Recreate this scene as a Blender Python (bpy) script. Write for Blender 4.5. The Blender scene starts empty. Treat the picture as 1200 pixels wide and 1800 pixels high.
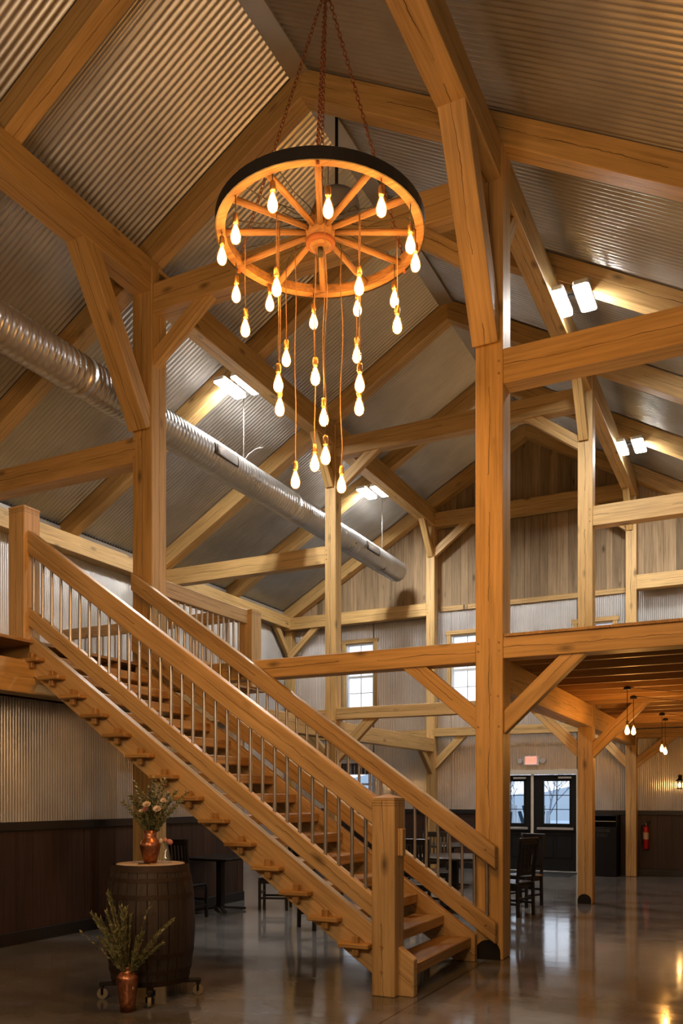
import bpy, bmesh, math, random
from mathutils import Vector, Matrix
random.seed(7)
S = bpy.context.scene
C = S.collection
PI = math.pi

# ---------------------------------------------------------------- camera
F, HZ, H = 1485.0, 1402.0, 1.6
YAW = math.atan(741/1485)
cam_d = bpy.data.cameras.new('camera'); cam = bpy.data.objects.new('camera', cam_d); C.objects.link(cam)
cam_d.sensor_fit = 'VERTICAL'; cam_d.sensor_height = 36; cam_d.lens = 36*F/1800
cam_d.shift_y = (HZ-900)/1800
cam.location = (0, 0, H); cam.rotation_euler = (PI/2, 0, YAW)
S.camera = cam
S.view_settings.view_transform = 'Standard'; S.view_settings.look = 'None'
S.view_settings.gamma = 1; S.view_settings.use_curve_mapping = False
S.view_settings.exposure = 0.95
# light levels of the lamps in the place
LED, BULB, PEND, SCON, SKY = 150, 108, 210, 90, 1.0

# added warm fill lights behind the camera, standing in for the unseen hall
for i, (lx, ly, lz, pw) in enumerate(((-4.2, -1.2, 4.2, 120), (-.9, -.9, 3.8, 160))):
    ld = bpy.data.lights.new('fill_light', 'POINT'); ld.energy = pw; ld.color = (1, .68, .40); ld.shadow_soft_size = .45
    lo = bpy.data.objects.new('fill_light', ld); lo.location = (lx, ly, lz); C.objects.link(lo)

# ---------------------------------------------------------------- world: bright overcast winter sky
S.cycles.max_bounces = 7; S.cycles.transparent_max_bounces = 16; S.cycles.caustics_reflective = False; S.cycles.caustics_refractive = False
w = bpy.data.worlds.new('sky'); S.world = w; w.use_nodes = True
nt = w.node_tree; nt.nodes.clear()
o_ = nt.nodes.new('ShaderNodeOutputWorld'); b_ = nt.nodes.new('ShaderNodeBackground')
tc = nt.nodes.new('ShaderNodeTexCoord'); nz = nt.nodes.new('ShaderNodeTexNoise'); nz.inputs['Scale'].default_value = 4
cr = nt.nodes.new('ShaderNodeValToRGB')
cr.color_ramp.elements[0].position = .35; cr.color_ramp.elements[0].color = (.62, .74, .9, 1)
cr.color_ramp.elements[1].position = .65; cr.color_ramp.elements[1].color = (.93, .95, 1, 1)
nt.links.new(tc.outputs['Generated'], nz.inputs['Vector']); nt.links.new(nz.outputs['Fac'], cr.inputs['Fac'])
nt.links.new(cr.outputs['Color'], b_.inputs['Color']); b_.inputs['Strength'].default_value = SKY
nt.links.new(b_.outputs[0], o_.inputs[0])

# ---------------------------------------------------------------- materials
class NT:
    def __init__(s, name):
        s.m = bpy.data.materials.new(name); s.m.use_nodes = True
        s.t = s.m.node_tree; s.p = s.t.nodes['Principled BSDF']; s.out = s.t.nodes['Material Output']
    def n(s, typ, **kw):
        nd = s.t.nodes.new(typ)
        for k, v in kw.items():
            if k in nd.inputs: nd.inputs[k].default_value = v
            else: setattr(nd, k, v)
        return nd
    def l(s, a, b): s.t.links.new(a, b)
    def math(s, op, a, b=None, c=None):
        nd = s.t.nodes.new('ShaderNodeMath'); nd.operation = op
        for i, v in enumerate((a, b, c)):
            if v is None: continue
            if isinstance(v, (int, float)): nd.inputs[i].default_value = v
            else: s.l(v, nd.inputs[i])
        return nd.outputs[0]
    def ramp(s, fac, stops):
        r = s.t.nodes.new('ShaderNodeValToRGB'); e = r.color_ramp.elements
        while len(e) < len(stops): e.new(.5)
        for i, (p, c) in enumerate(stops): e[i].position = p; e[i].color = (*c, 1)
        s.l(fac, r.inputs[0]); return r.outputs[0]
    def mix(s, fac, a, b, mode='MIX'):
        m = s.t.nodes.new('ShaderNodeMix'); m.data_type = 'RGBA'; m.blend_type = mode
        for sock, v in ((m.inputs[0], fac), (m.inputs[6], a), (m.inputs[7], b)):
            if isinstance(v, (int, float)): sock.default_value = v
            elif isinstance(v, tuple): sock.default_value = (*v, 1)
            else: s.l(v, sock)
        return m.outputs[2]

def plain(name, col, rough=.5, metal=0., **kw):
    t = NT(name); t.p.inputs['Base Color'].default_value = (*col, 1)
    t.p.inputs['Roughness'].default_value = rough; t.p.inputs['Metallic'].default_value = metal
    for k, v in kw.items(): t.p.inputs[k].default_value = v
    return t.m

def wood(name, light, dark, rough=.55, crack=1., knots=1., vary=.25, gs=1.):
    """timber grain along the object's own X axis, heart checks and knots"""
    t = NT(name)
    tc = t.n('ShaderNodeTexCoord'); oi = t.n('ShaderNodeObjectInfo')
    off = t.n('ShaderNodeVectorMath', operation='SCALE'); comb = t.n('ShaderNodeCombineXYZ')
    t.l(oi.outputs['Random'], comb.inputs[0]); t.l(oi.outputs['Random'], comb.inputs[1]); t.l(oi.outputs['Random'], comb.inputs[2])
    t.l(comb.outputs[0], off.inputs[0]); off.inputs['Scale'].default_value = 37.
    add = t.n('ShaderNodeVectorMath', operation='ADD'); t.l(tc.outputs['Object'], add.inputs[0]); t.l(off.outputs[0], add.inputs[1])
    def noise(scale, sx, sy, sz, detail=4, rough=.55, src=None):
        mp = t.n('ShaderNodeMapping'); mp.inputs['Scale'].default_value = (sx, sy, sz)
        t.l((src or add.outputs[0]), mp.inputs[0])
        n = t.n('ShaderNodeTexNoise'); n.inputs['Scale'].default_value = scale; n.inputs['Detail'].default_value = detail
        n.inputs['Roughness'].default_value = rough; t.l(mp.outputs[0], n.inputs['Vector']); return n.outputs['Fac']
    grain = noise(1, 1.3*gs, 34*gs, 34*gs, 5, .6)
    broad = noise(1, .8*gs, 5*gs, 5*gs, 3)
    g = t.math('ADD', t.math('MULTIPLY', grain, .55), t.math('MULTIPLY', broad, .45))
    mid = tuple((a+b)/2 for a, b in zip(light, dark))
    col = t.ramp(g, [(.37, tuple(c*.92 for c in dark)), (.5, mid), (.63, light)])
    # knots
    mp = t.n('ShaderNodeMapping'); mp.inputs['Scale'].default_value = (1.3, 3.2, 3.2); t.l(add.outputs[0], mp.inputs[0])
    vo = t.n('ShaderNodeTexVoronoi'); vo.inputs['Scale'].default_value = 1.; t.l(mp.outputs[0], vo.inputs['Vector'])
    k = t.math('SUBTRACT', 1., t.math('MULTIPLY', vo.outputs['Distance'], 7.)); k = t.math('MAXIMUM', k, 0.)
    k = t.math('MULTIPLY', k, knots)
    col = t.mix(t.math('MINIMUM', k, .8), col, tuple(c*.22 for c in dark))
    # checks (long splits) wandering along the middle of every face
    sep = t.n('ShaderNodeSeparateXYZ'); t.l(tc.outputs['Object'], sep.inputs[0])
    n1 = noise(1, 1.1, 0, 0, 5, .65); n2 = noise(1, .8, .0, 0, 1)
    path = t.math('ADD', t.math('MULTIPLY', t.math('SUBTRACT', n1, .5), .13), t.math('MULTIPLY', t.math('SUBTRACT', noise(1, 14, 0, 0, 3), .5), .012))
    gate = t.math('GREATER_THAN', n2, .43)
    wd = t.math('MULTIPLY', t.math('MAXIMUM', t.math('SUBTRACT', noise(1, 2.2, 0, 0, 3), .28), 0.), .0125)
    def line(c):
        d = t.math('ABSOLUTE', t.math('SUBTRACT', c, path)); return t.math('LESS_THAN', d, wd)
    cr_ = t.math('MULTIPLY', t.math('MAXIMUM', line(sep.outputs[1]), line(sep.outputs[2])), gate)
    cr_ = t.math('MULTIPLY', cr_, crack*.85)
    col = t.mix(cr_, col, tuple(c*.10 for c in dark))
    hv = t.math('ADD', 1-vary*.5, t.math('MULTIPLY', oi.outputs['Random'], vary))
    hs = t.n('ShaderNodeHueSaturation'); t.l(col, hs.inputs['Color']); t.l(hv, hs.inputs['Value'])
    t.l(hs.outputs[0], t.p.inputs['Base Color']); t.p.inputs['Roughness'].default_value = rough
    bmp = t.n('ShaderNodeBump'); bmp.inputs['Strength'].default_value = .25; bmp.inputs['Distance'].default_value = .004
    t.l(t.math('SUBTRACT', grain, t.math('MULTIPLY', cr_, 2.)), bmp.inputs['Height']); t.l(bmp.outputs[0], t.p.inputs['Normal'])
    return t.m

M = {}
M['oak'] = wood('oak_timber', (.69, .45, .185), (.47, .29, .10))
M['oak_stair'] = wood('oak_stair', (.70, .48, .23), (.47, .295, .12), rough=.42, crack=.8)
M['tread'] = wood('oak_tread', (.54, .32, .115), (.34, .175, .055), rough=.35, crack=.3, knots=.4)
M['board'] = wood('rough_board', (.43, .31, .185), (.25, .17, .095), rough=.8, crack=.15, knots=1.1, vary=.6)
M['deck'] = wood('deck_board', (.55, .33, .12), (.36, .20, .065), rough=.5, crack=.2, knots=.6)
M['stain'] = wood('dark_stained_board', (.058, .025, .013), (.022, .009, .005), rough=.5, crack=.1, knots=.5, vary=.5)
M['barrel'] = wood('barrel_stave', (.055, .036, .024), (.016, .010, .008), rough=.6, crack=.0, knots=.2, vary=.8)
M['wheelwood'] = wood('wheel_wood', (.24, .12, .045), (.08, .038, .015), rough=.7, crack=.3, knots=.4, gs=2)
M['black'] = plain('black_paint', (.0025, .0025, .003), .6, **{'Specular IOR Level': .25})
M['chairwood'] = plain('black_chair_wood', (.010, .008, .007), .3)
M['blacktrim'] = plain('black_trim', (.010, .009, .009), .4)
M['iron'] = plain('black_iron', (.022, .018, .016), .55, .6)
M['rust'] = plain('rusty_chain', (.16, .055, .022), .7, .5)
M['white'] = plain('white_vinyl', (.72, .74, .76), .4)
M['cream'] = plain('cream_trim', (.52, .47, .39), .5)
M['brass'] = plain('brass_socket', (.35, .20, .08), .35, .9)
M['cord'] = plain('brown_cord', (.13, .065, .03), .7)
M['blackcord'] = plain('black_cord', (.01, .01, .01), .6)
M['paper'] = plain('paper', (.55, .42, .28), .7)
M['red'] = plain('extinguisher_red', (.42, .008, .008), .3)
M['rubber'] = plain('caster_rubber', (.26, .21, .14), .6)
M['stem'] = plain('stem_green', (.10, .12, .035), .6)
M['petal_w'] = plain('petal_white', (.72, .60, .48), .6)
M['petal_p'] = plain('petal_pink', (.62, .25, .20), .6)
M['chrome'] = plain('satin_steel', (.62, .62, .62), .3, .9)
M['slate'] = plain('slate_plastic', (.075, .14, .20), .6)
M['whiteplastic'] = plain('white_plastic', (.85, .87, .9), .6)
M['valance'] = wood('valance_slats', (.10, .065, .05), (.035, .02, .015), rough=.7, crack=0)
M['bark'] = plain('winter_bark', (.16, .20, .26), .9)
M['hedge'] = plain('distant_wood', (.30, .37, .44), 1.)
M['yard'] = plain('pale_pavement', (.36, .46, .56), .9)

def galv(name, col, rough, metal, streak=(1, 1, 1), b=.3):
    t = NT(name); tc = t.n('ShaderNodeTexCoord')
    mp = t.n('ShaderNodeMapping'); mp.inputs['Scale'].default_value = streak; t.l(tc.outputs['Object'], mp.inputs[0])
    n = t.n('ShaderNodeTexNoise'); n.inputs['Scale'].default_value = 1.6; n.inputs['Detail'].default_value = 5; t.l(mp.outputs[0], n.inputs['Vector'])
    c = t.ramp(n.outputs['Fac'], [(.3, tuple(x*.8 for x in col)), (.7, col)]); t.l(c, t.p.inputs['Base Color'])
    t.l(t.math('ADD', rough-.1, t.math('MULTIPLY', n.outputs['Fac'], .2)), t.p.inputs['Roughness'])
    t.p.inputs['Metallic'].default_value = metal
    return t.m
M['roofmetal'] = galv('galvanised_roof', (.62, .60, .57), .36, .80)
M['wallmetal'] = galv('galvanised_wall', (.66, .655, .65), .33, .72)
M['duct'] = galv('galvanised_duct', (.68, .67, .66), .30, .82)
M['flash'] = galv('galvanised_flashing', (.55, .52, .48), .4, .5)
M['conduit'] = galv('steel_baluster', (.50, .49, .48), .32, .85)

# copper
t = NT('copper'); n = t.n('ShaderNodeTexNoise'); n.inputs['Scale'].default_value = 9; n.inputs['Detail'].default_value = 4
t.l(t.ramp(n.outputs['Fac'], [(.35, (.28, .105, .05)), (.7, (.50, .21, .11))]), t.p.inputs['Base Color'])
t.p.inputs['Metallic'].default_value = .9; t.p.inputs['Roughness'].default_value = .32; M['copper'] = t.m
# barrel hoops
t = NT('hoop'); n = t.n('ShaderNodeTexNoise'); n.inputs['Scale'].default_value = 12; n.inputs['Detail'].default_value = 5
t.l(t.ramp(n.outputs['Fac'], [(.35, (.028, .018, .013)), (.7, (.055, .03, .018))]), t.p.inputs['Base Color'])
t.p.inputs['Metallic'].default_value = .5; t.p.inputs['Roughness'].default_value = .6; M['hoop'] = t.m
# leaves
t = NT('olive_leaf'); oi = t.n('ShaderNodeTexCoord'); n = t.n('ShaderNodeTexNoise'); n.inputs['Scale'].default_value = 30
t.l(oi.outputs['Object'], n.inputs['Vector'])
t.l(t.ramp(n.outputs['Fac'], [(.35, (.09, .105, .035)), (.65, (.36, .33, .15))]), t.p.inputs['Base Color'])
t.p.inputs['Roughness'].default_value = .55; M['leaf'] = t.m

# polished concrete
t = NT('polished_concrete'); tc = t.n('ShaderNodeTexCoord')
n = t.n('ShaderNodeTexNoise'); n.inputs['Scale'].default_value = .9; n.inputs['Detail'].default_value = 7; n.inputs['Roughness'].default_value = .62
n2 = t.n('ShaderNodeTexNoise'); n2.inputs['Scale'].default_value = 4.; n2.inputs['Detail'].default_value = 4
mp = t.n('ShaderNodeMapping'); mp.inputs['Scale'].default_value = (1, 2.2, 1); t.l(tc.outputs['Object'], mp.inputs[0])
t.l(mp.outputs[0], n.inputs['Vector']); t.l(tc.outputs['Object'], n2.inputs['Vector'])
g = t.math('ADD', t.math('MULTIPLY', n.outputs['Fac'], .7), t.math('MULTIPLY', n2.outputs['Fac'], .3))
col = t.ramp(g, [(.34, (.10, .094, .088)), (.5, (.15, .142, .133)), (.66, (.205, .195, .185))])
sp = t.n('ShaderNodeSeparateXYZ'); t.l(tc.outputs['Object'], sp.inputs[0])
def joint(c, at): return t.math('LESS_THAN', t.math('ABSOLUTE', t.math('SUBTRACT', c, at)), .006)
j = joint(sp.outputs[0], -6.62)
for c, a in ((0, -2.43), (1, 8.28), (1, 13.1), (1, 3.4)): j = t.math('MAXIMUM', j, joint(sp.outputs[c], a))
col = t.mix(j, col, (.03, .027, .025)); t.l(col, t.p.inputs['Base Color'])
t.l(t.math('ADD', .05, t.math('MULTIPLY', n2.outputs['Fac'], .10)), t.p.inputs['Roughness'])
t.p.inputs['Specular IOR Level'].default_value = .75
bmp = t.n('ShaderNodeBump'); bmp.inputs['Strength'].default_value = .05; bmp.inputs['Distance'].default_value = .02
t.l(n2.outputs['Fac'], bmp.inputs['Height']); t.l(bmp.outputs[0], t.p.inputs['Normal'])
M['floor'] = t.m

def emis(name, col, st):
    t = NT(name); e = t.n('ShaderNodeEmission'); e.inputs[0].default_value = (*col, 1); e.inputs[1].default_value = st
    t.l(e.outputs[0], t.out.inputs[0]); return t.m
M['led'] = emis('led_lens', (1, .97, .92), LED)
M['glow'] = emis('bulb_filament_glow', (1, .56, .20), BULB)
M['pglow'] = emis('pendant_filament_glow', (1, .56, .22), PEND)
M['sglow'] = emis('sconce_flame', (1, .50, .16), SCON)
M['exitred'] = emis('exit_letters', (1, .10, .055), 1.6)
M['exitglow'] = emis('exit_face', (1, .28, .20), .85)
def glassy(name, tint, emit=None, st=0, fac=.12):
    t = NT(name); tr = t.n('ShaderNodeBsdfTransparent'); tr.inputs[0].default_value = (*tint, 1)
    gl = t.n('ShaderNodeBsdfGlossy'); gl.inputs['Roughness'].default_value = .03
    mx = t.n('ShaderNodeMixShader'); mx.inputs[0].default_value = fac; t.l(tr.outputs[0], mx.inputs[1]); t.l(gl.outputs[0], mx.inputs[2])
    o = mx.outputs[0]
    if emit:
        e = t.n('ShaderNodeEmission'); e.inputs[0].default_value = (*emit, 1); e.inputs[1].default_value = st
        a = t.n('ShaderNodeAddShader'); t.l(o, a.inputs[0]); t.l(e.outputs[0], a.inputs[1]); o = a.outputs[0]
    t.l(o, t.out.inputs[0]); return t.m
M['glass'] = glassy('window_glass', (.93, .96, 1), fac=.06)
M['vaseglass'] = glassy('clear_vase_glass', (.9, .93, .9), fac=.16)
M['bulbglass'] = glassy('amber_bulb_glass', (1, .78, .45), (1, .36, .05), .30, .08)

# ---------------------------------------------------------------- builders
WM = {}       # world matrices of the things
def link(o, parent=None, mat=None):
    C.objects.link(o)
    mat = mat if mat is not None else Matrix.Identity(4)
    WM[o.name] = mat
    if parent is not None:
        o.parent = parent; o.matrix_basis = WM[parent.name].inverted() @ mat
    else: o.matrix_basis = mat
    return o
def tag(o, label=None, cat=None, group=None, kind=None):
    if label: o['label'] = label
    if cat: o['category'] = cat
    if group: o['group'] = group
    if kind: o['kind'] = kind
    return o
def empty(name, loc, label=None, cat=None, group=None, kind=None, rz=0, parent=None):
    o = bpy.data.objects.new(name, None); o.empty_display_size = .1
    link(o, parent, Matrix.Translation(loc) @ Matrix.Rotation(rz, 4, 'Z'))
    return tag(o, label, cat, group, kind)
def mesh_obj(name, vs, fs, mat, parent=None, M4=None, smooth=False, bev=0, seg=1):
    me = bpy.data.meshes.new(name); me.from_pydata([tuple(v) for v in vs], [], fs)
    if bev or True:
        bm = bmesh.new(); bm.from_mesh(me)
        bmesh.ops.recalc_face_normals(bm, faces=bm.faces) if not smooth else None
        if bev: bmesh.ops.bevel(bm, geom=list(bm.edges), offset=bev, segments=seg, affect='EDGES', profile=.5)
        bm.to_mesh(me); bm.free()
    me.materials.append(mat if not isinstance(mat, str) else M[mat])
    if smooth:
        for p in me.polygons: p.use_smooth = True
    o = bpy.data.objects.new(name, me); return link(o, parent, M4)
BF = [(0, 1, 3, 2), (4, 6, 7, 5), (0, 4, 5, 1), (2, 3, 7, 6), (0, 2, 6, 4), (1, 5, 7, 3)]
def box(name, x0, x1, y0, y1, z0, z1, mat, parent=None, bev=0, axis=None, rz=0, base=None):
    """box in world space (or in a parent's frame through base matrix); axis picks which way its grain (local X) runs"""
    c = Vector(((x0+x1)/2, (y0+y1)/2, (z0+z1)/2)); d = Vector((abs(x1-x0), abs(y1-y0), abs(z1-z0)))
    ax = axis or max(range(3), key=lambda i: d[i])
    if axis is not None: ax = 'xyz'.index(axis)
    R = [Matrix.Identity(3), Matrix(((0, -1, 0), (1, 0, 0), (0, 0, 1))), Matrix(((0, 0, -1), (0, 1, 0), (1, 0, 0)))][ax]
    L = [(d.x, d.y, d.z), (d.y, d.x, d.z), (d.z, d.y, d.x)][ax]
    vs = [(sx*L[0]/2, sy*L[1]/2, sz*L[2]/2) for sx in (-1, 1) for sy in (-1, 1) for sz in (-1, 1)]
    M4 = Matrix.Translation(c) @ R.to_4x4()
    if base is not None: M4 = base @ M4
    return mesh_obj(name, vs, BF, mat, parent, M4, bev=bev)
def frame(p0, p1, up=(0, 0, 1)):
    p0, p1 = Vector(p0), Vector(p1); x = (p1-p0).normalized(); u = Vector(up)
    if abs(x.dot(u)) > .99: u = Vector((0, 1, 0))
    y = u.cross(x).normalized(); z = x.cross(y)
    R = Matrix((x, y, z)).transposed().to_4x4(); return Matrix.Translation((p0+p1)/2) @ R, (p1-p0).length
def timber(name, p0, p1, w_, h_, mat='oak', parent=None, up=(0, 0, 1), bev=.006, cut0=0., cut1=0., base=None):
    """squared timber between two points; w_ across, h_ along up; cut0/cut1 shear the ends (tan of angle)"""
    M4, L = frame(p0, p1, up)
    vs = []
    for sx in (-1, 1):
        for sy in (-1, 1):
            for sz in (-1, 1):
                x = sx*L/2; z = sz*h_/2; x += z*(cut0 if sx < 0 else cut1); vs.append((x, sy*w_/2, z))
    if base is not None: M4 = base @ M4
    return mesh_obj(name, vs, BF, mat, parent, M4, bev=bev)
def tube(name, p0, p1, r, mat, parent=None, seg=10, r2=None, base=None, caps=True):
    M4, L = frame(p0, p1); r2 = r if r2 is None else r2
    vs = [(sx*L/2, rr*math.cos(2*PI*i/seg), rr*math.sin(2*PI*i/seg)) for sx, rr in ((-1, r), (1, r2)) for i in range(seg)]
    fs = [(i, (i+1) % seg, seg+(i+1) % seg, seg+i) for i in range(seg)]
    if caps: fs += [tuple(range(seg))[::-1], tuple(range(seg, 2*seg))]
    if base is not None: M4 = base @ M4
    o = mesh_obj(name, vs, fs, mat, parent, M4)
    for p in o.data.polygons: p.use_smooth = len(p.vertices) == 4
    return o
def lathe(name, prof, loc, mat, parent=None, seg=24, closed=True, base=None):
    vs, fs = [], []
    for r, z in prof: vs += [(r*math.cos(2*PI*i/seg), r*math.sin(2*PI*i/seg), z) for i in range(seg)]
    for k in range(len(prof)-1):
        for i in range(seg): fs.append((k*seg+i, k*seg+(i+1) % seg, (k+1)*seg+(i+1) % seg, (k+1)*seg+i))
    if closed: fs += [tuple(range(seg))[::-1], tuple(range((len(prof)-1)*seg, len(prof)*seg))]
    M4 = Matrix.Translation(loc)
    if base is not None: M4 = base @ M4
    o = mesh_obj(name, vs, fs, mat, parent, M4)
    for p in o.data.polygons: p.use_smooth = len(p.vertices) == 4
    return o
def path_tube(name, pts, r, mat, parent=None, seg=6, M4=None):
    vs, fs = [], []
    pts = [Vector(p) for p in pts]
    for k, p in enumerate(pts):
        d = (pts[min(k+1, len(pts)-1)]-pts[max(k-1, 0)]).normalized()
        a = Vector((1, 0, 0)) if abs(d.x) < .8 else Vector((0, 1, 0)); a = (a-d*a.dot(d)).normalized(); b = d.cross(a)
        rr = r[k] if isinstance(r, (list, tuple)) else r
        vs += [p+(a*math.cos(2*PI*i/seg)+b*math.sin(2*PI*i/seg))*rr for i in range(seg)]
    for k in range(len(pts)-1):
        for i in range(seg): fs.append((k*seg+i, k*seg+(i+1) % seg, (k+1)*seg+(i+1) % seg, (k+1)*seg+i))
    fs += [tuple(range(seg))[::-1], tuple(range((len(pts)-1)*seg, len(pts)*seg))]
    return mesh_obj(name, vs, fs, mat, parent, M4, smooth=True)
def clone(o, name, M4, parent=None):
    c = o.copy(); c.name = name; return link(c, parent, M4)
def corrugated(name, origin, across, along, length, width, pitch, amp, mat, parent=None, n=8, scallop=None):
    """corrugated sheet: waves travel along 'across', ribs run along 'along'"""
    a, l = Vector(across).normalized(), Vector(along).normalized(); nn = a.cross(l).normalized()
    N = max(2, int(width/pitch*n)); vs, fs = [], []
    for i in range(N+1):
        s = width*i/N; d = amp*math.sin(2*PI*s/pitch)
        if mat == 'wallmetal': q = (s/pitch) % 1.0; d = amp*(2*math.sin(PI*q)**.8-1)
        vs += [a*s+nn*d, a*s+nn*d+l*length]
    for i in range(N): fs.append((2*i, 2*i+1, 2*i+3, 2*i+2))
    return mesh_obj(name, vs, fs, mat, parent, Matrix.Translation(origin), smooth=True)

# ---------------------------------------------------------------- dimensions
XR, ZTOP, SL = -4.58, 9.70, .58            # ridge
def zr(x): return ZTOP-SL*abs(x-XR)
XL, XRT, YF, YB = -10.60, 1.45, 18.32, -6.0  # outer walls
Y1, Y2, Y3 = 8.28, 13.13, 18.03            # bents
BOARD = 5.93                                # foot of the gable boards
ZJ = 2.99; ZD = 3.20                        # joist bearing, deck top
YE = 10.72                                  # end of the left loft deck
XI = -7.28; YI = 11.15                      # enclosed room under the left loft

# ---------------------------------------------------------------- floor and walls
fl = mesh_obj('floor', [(XL-.2, YB-.2, 0), (XRT+.2, YB-.2, 0), (XRT+.2, YF+.2, 0), (XL-.2, YF+.2, 0)], [(0, 1, 2, 3)], 'floor'); tag(fl, kind='structure')
slab = box('floor_slab', XL-.25, XRT+.25, YB-.25, YF+.22, -.2, -.004, 'yard'); tag(slab, kind='structure')

holes_far = [(-9.02, -8.28, 3.70, 5.30), (-6.36, -5.62, 3.70, 5.30), (-3.54, -2.80, 3.70, 5.30), (-9.14, -8.30, 1.42, 2.42), (-5.45, -3.55, 0, 2.12)]
def minus(x0, x1, z0, z1, holes):
    xs = sorted({x0, x1, *[h for q in holes for h in q[:2] if x0 < h < x1]}); out = []
    for a, b in zip(xs, xs[1:]):
        m = (a+b)/2; cur = z0
        for h in sorted([q for q in holes if q[0] < m < q[1]], key=lambda q: q[2]):
            if h[2] > cur: out.append((a, b, cur, min(h[2], z1)))
            cur = max(cur, h[3])
        if cur < z1: out.append((a, b, cur, z1))
    return [q for q in out if q[1]-q[0] > .01 and q[3]-q[2] > .01]
wf = empty('wall_far', (XR, YF, 0), kind='structure')
vs, fs = [], []
for a, b, c, d in minus(XL, XRT, 0, 6.1, holes_far):
    k = len(vs); vs += [(a, YF+.03, c), (b, YF+.03, c), (b, YF+.03, d), (a, YF+.03, d), (a, YF+.18, c), (b, YF+.18, c), (b, YF+.18, d), (a, YF+.18, d)]
    fs += [(k, k+1, k+2, k+3), (k+5, k+4, k+7, k+6), (k+4, k, k+3, k+7), (k+1, k+5, k+6, k+2), (k, k+4, k+5, k+1), (k+3, k+2, k+6, k+7)]
k = len(vs); vs += [(XL, YF+.03, 6.1), (XRT, YF+.03, 6.1), (XR, YF+.03, ZTOP+.1), (XL, YF+.18, 6.1), (XRT, YF+.18, 6.1), (XR, YF+.18, ZTOP+.1)]
fs += [(k, k+1, k+2), (k+3, k+5, k+4), (k, k+2, k+5, k+3), (k+1, k+4, k+5, k+2)]
mesh_obj('wall_core', vs, fs, 'blacktrim', wf)
RAIL = 1.30
for q in minus(XL, XRT, RAIL, BOARD+.1, holes_far):
    corrugated('metal_sheet', (q[0], YF, q[2]), (1, 0, 0), (0, 0, 1), q[3]-q[2], q[1]-q[0], .039, .0075, 'wallmetal', wf, 8)
# gable boards, one by one
def planks(x0, x1, zlo, zhi_fn):
    x = x0
    while x < x1-.02:
        w_ = min(random.choice((.13, .15, .17, .2, .22, .24)), x1-x)
        if x1-x-w_ < .06: w_ = x1-x
        j = random.uniform(0, .014); a, b = x+.0025, x+w_-.0025
        y0, y1 = YF-.028-j, YF-.006
        za, zb = zhi_fn(a), zhi_fn(b); c = (a+b)/2; zm = max(za, zb)
        if zm > zlo+.05:
            R = Matrix(((0, 0, -1), (0, 1, 0), (1, 0, 0))).to_4x4()    # local x up
            vs = [(zlo, y0-YF, -(a-c)), (za, y0-YF, -(a-c)), (zb, y0-YF, -(b-c)), (zlo, y0-YF, -(b-c)), (zlo, y1-YF, -(a-c)), (za, y1-YF, -(a-c)), (zb, y1-YF, -(b-c)), (zlo, y1-YF, -(b-c))]
            # local (x=up, y, z=-(world x)) ; world = T * R * local
            fs = [(0, 1, 2, 3), (7, 6, 5, 4), (0, 4, 5, 1), (1, 5, 6, 2), (2, 6, 7, 3), (3, 7, 4, 0)]
            mesh_obj('board', vs, fs, 'board', wf, Matrix.Translation((c, YF, 0)) @ R)
        x += w_
planks(XL+.05, -6.7, 5.99, lambda x: zr(x)-.02)
planks(-6.7, -2.4, BOARD, lambda x: min(7.86, zr(x)-.02))
planks(-6.7, -2.4, 7.86, lambda x: zr(x)-.02)
planks(-2.4, XRT-.05, 5.99, lambda x: zr(x)-.02)
# left outer wall
wl = empty('wall_left', (XL, 6, 0), kind='structure')
mesh_obj('wall_core', [(XL-.02, YB, 0), (XL-.02, YF+.1, 0), (XL-.02, YF+.1, 6.25), (XL-.02, YB, 6.25)], [(0, 1, 2, 3)], 'blacktrim', wl)
for k in range(5):
    y0 = YB+k*4.864; corrugated('metal_sheet', (XL, y0, 0), (0, 1, 0), (0, 0, 1), 6.12, 4.864, .039, .0075, 'wallmetal', wl, 6)
wr = empty('wall_right', (XRT, 6, 0), kind='structure')
corrugated('metal_sheet', (XRT, YB, 0), (0, 1, 0), (0, 0, 1), 6.3, YF-YB+.1, .034, .0072, 'wallmetal', wr, 4)
wb = empty('wall_back', (XR, YB, 0), kind='structure')
mesh_obj('board_face', [(XL-.1, YB, 0), (XRT+.1, YB, 0), (XRT+.1, YB, 6.3), (XR, YB, ZTOP+.1), (XL-.1, YB, 6.3)], [(0, 1, 2, 3, 4)], 'board', wb)
# enclosed room under the left loft
wi = empty('wall_inner', (XI, 6, 0), kind='structure')
box('wall_core', XI-.12, XI-.03, YB, YI, 0, ZJ-.3, 'blacktrim', wi); box('wall_core', XL, XI-.03, YI-.09, YI, 0, ZJ-.3, 'wallmetal', wi)
for k, (a, b) in enumerate(((YB, -.2), (-.2, 4.3), (4.3, 8.72), (8.72, YI))):
    corrugated('metal_sheet', (XI+(.004 if k == 2 else 0), a, RAIL), (0, 1, 0), (0, 0, 1), ZJ-.3-RAIL, b-a, .039, .0075, 'wallmetal', wi, 8)
box('corner_trim', XI-.12, XI+.012, YI-.02, YI+.02, 0, ZJ-.3, 'wallmetal', wi)
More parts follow.
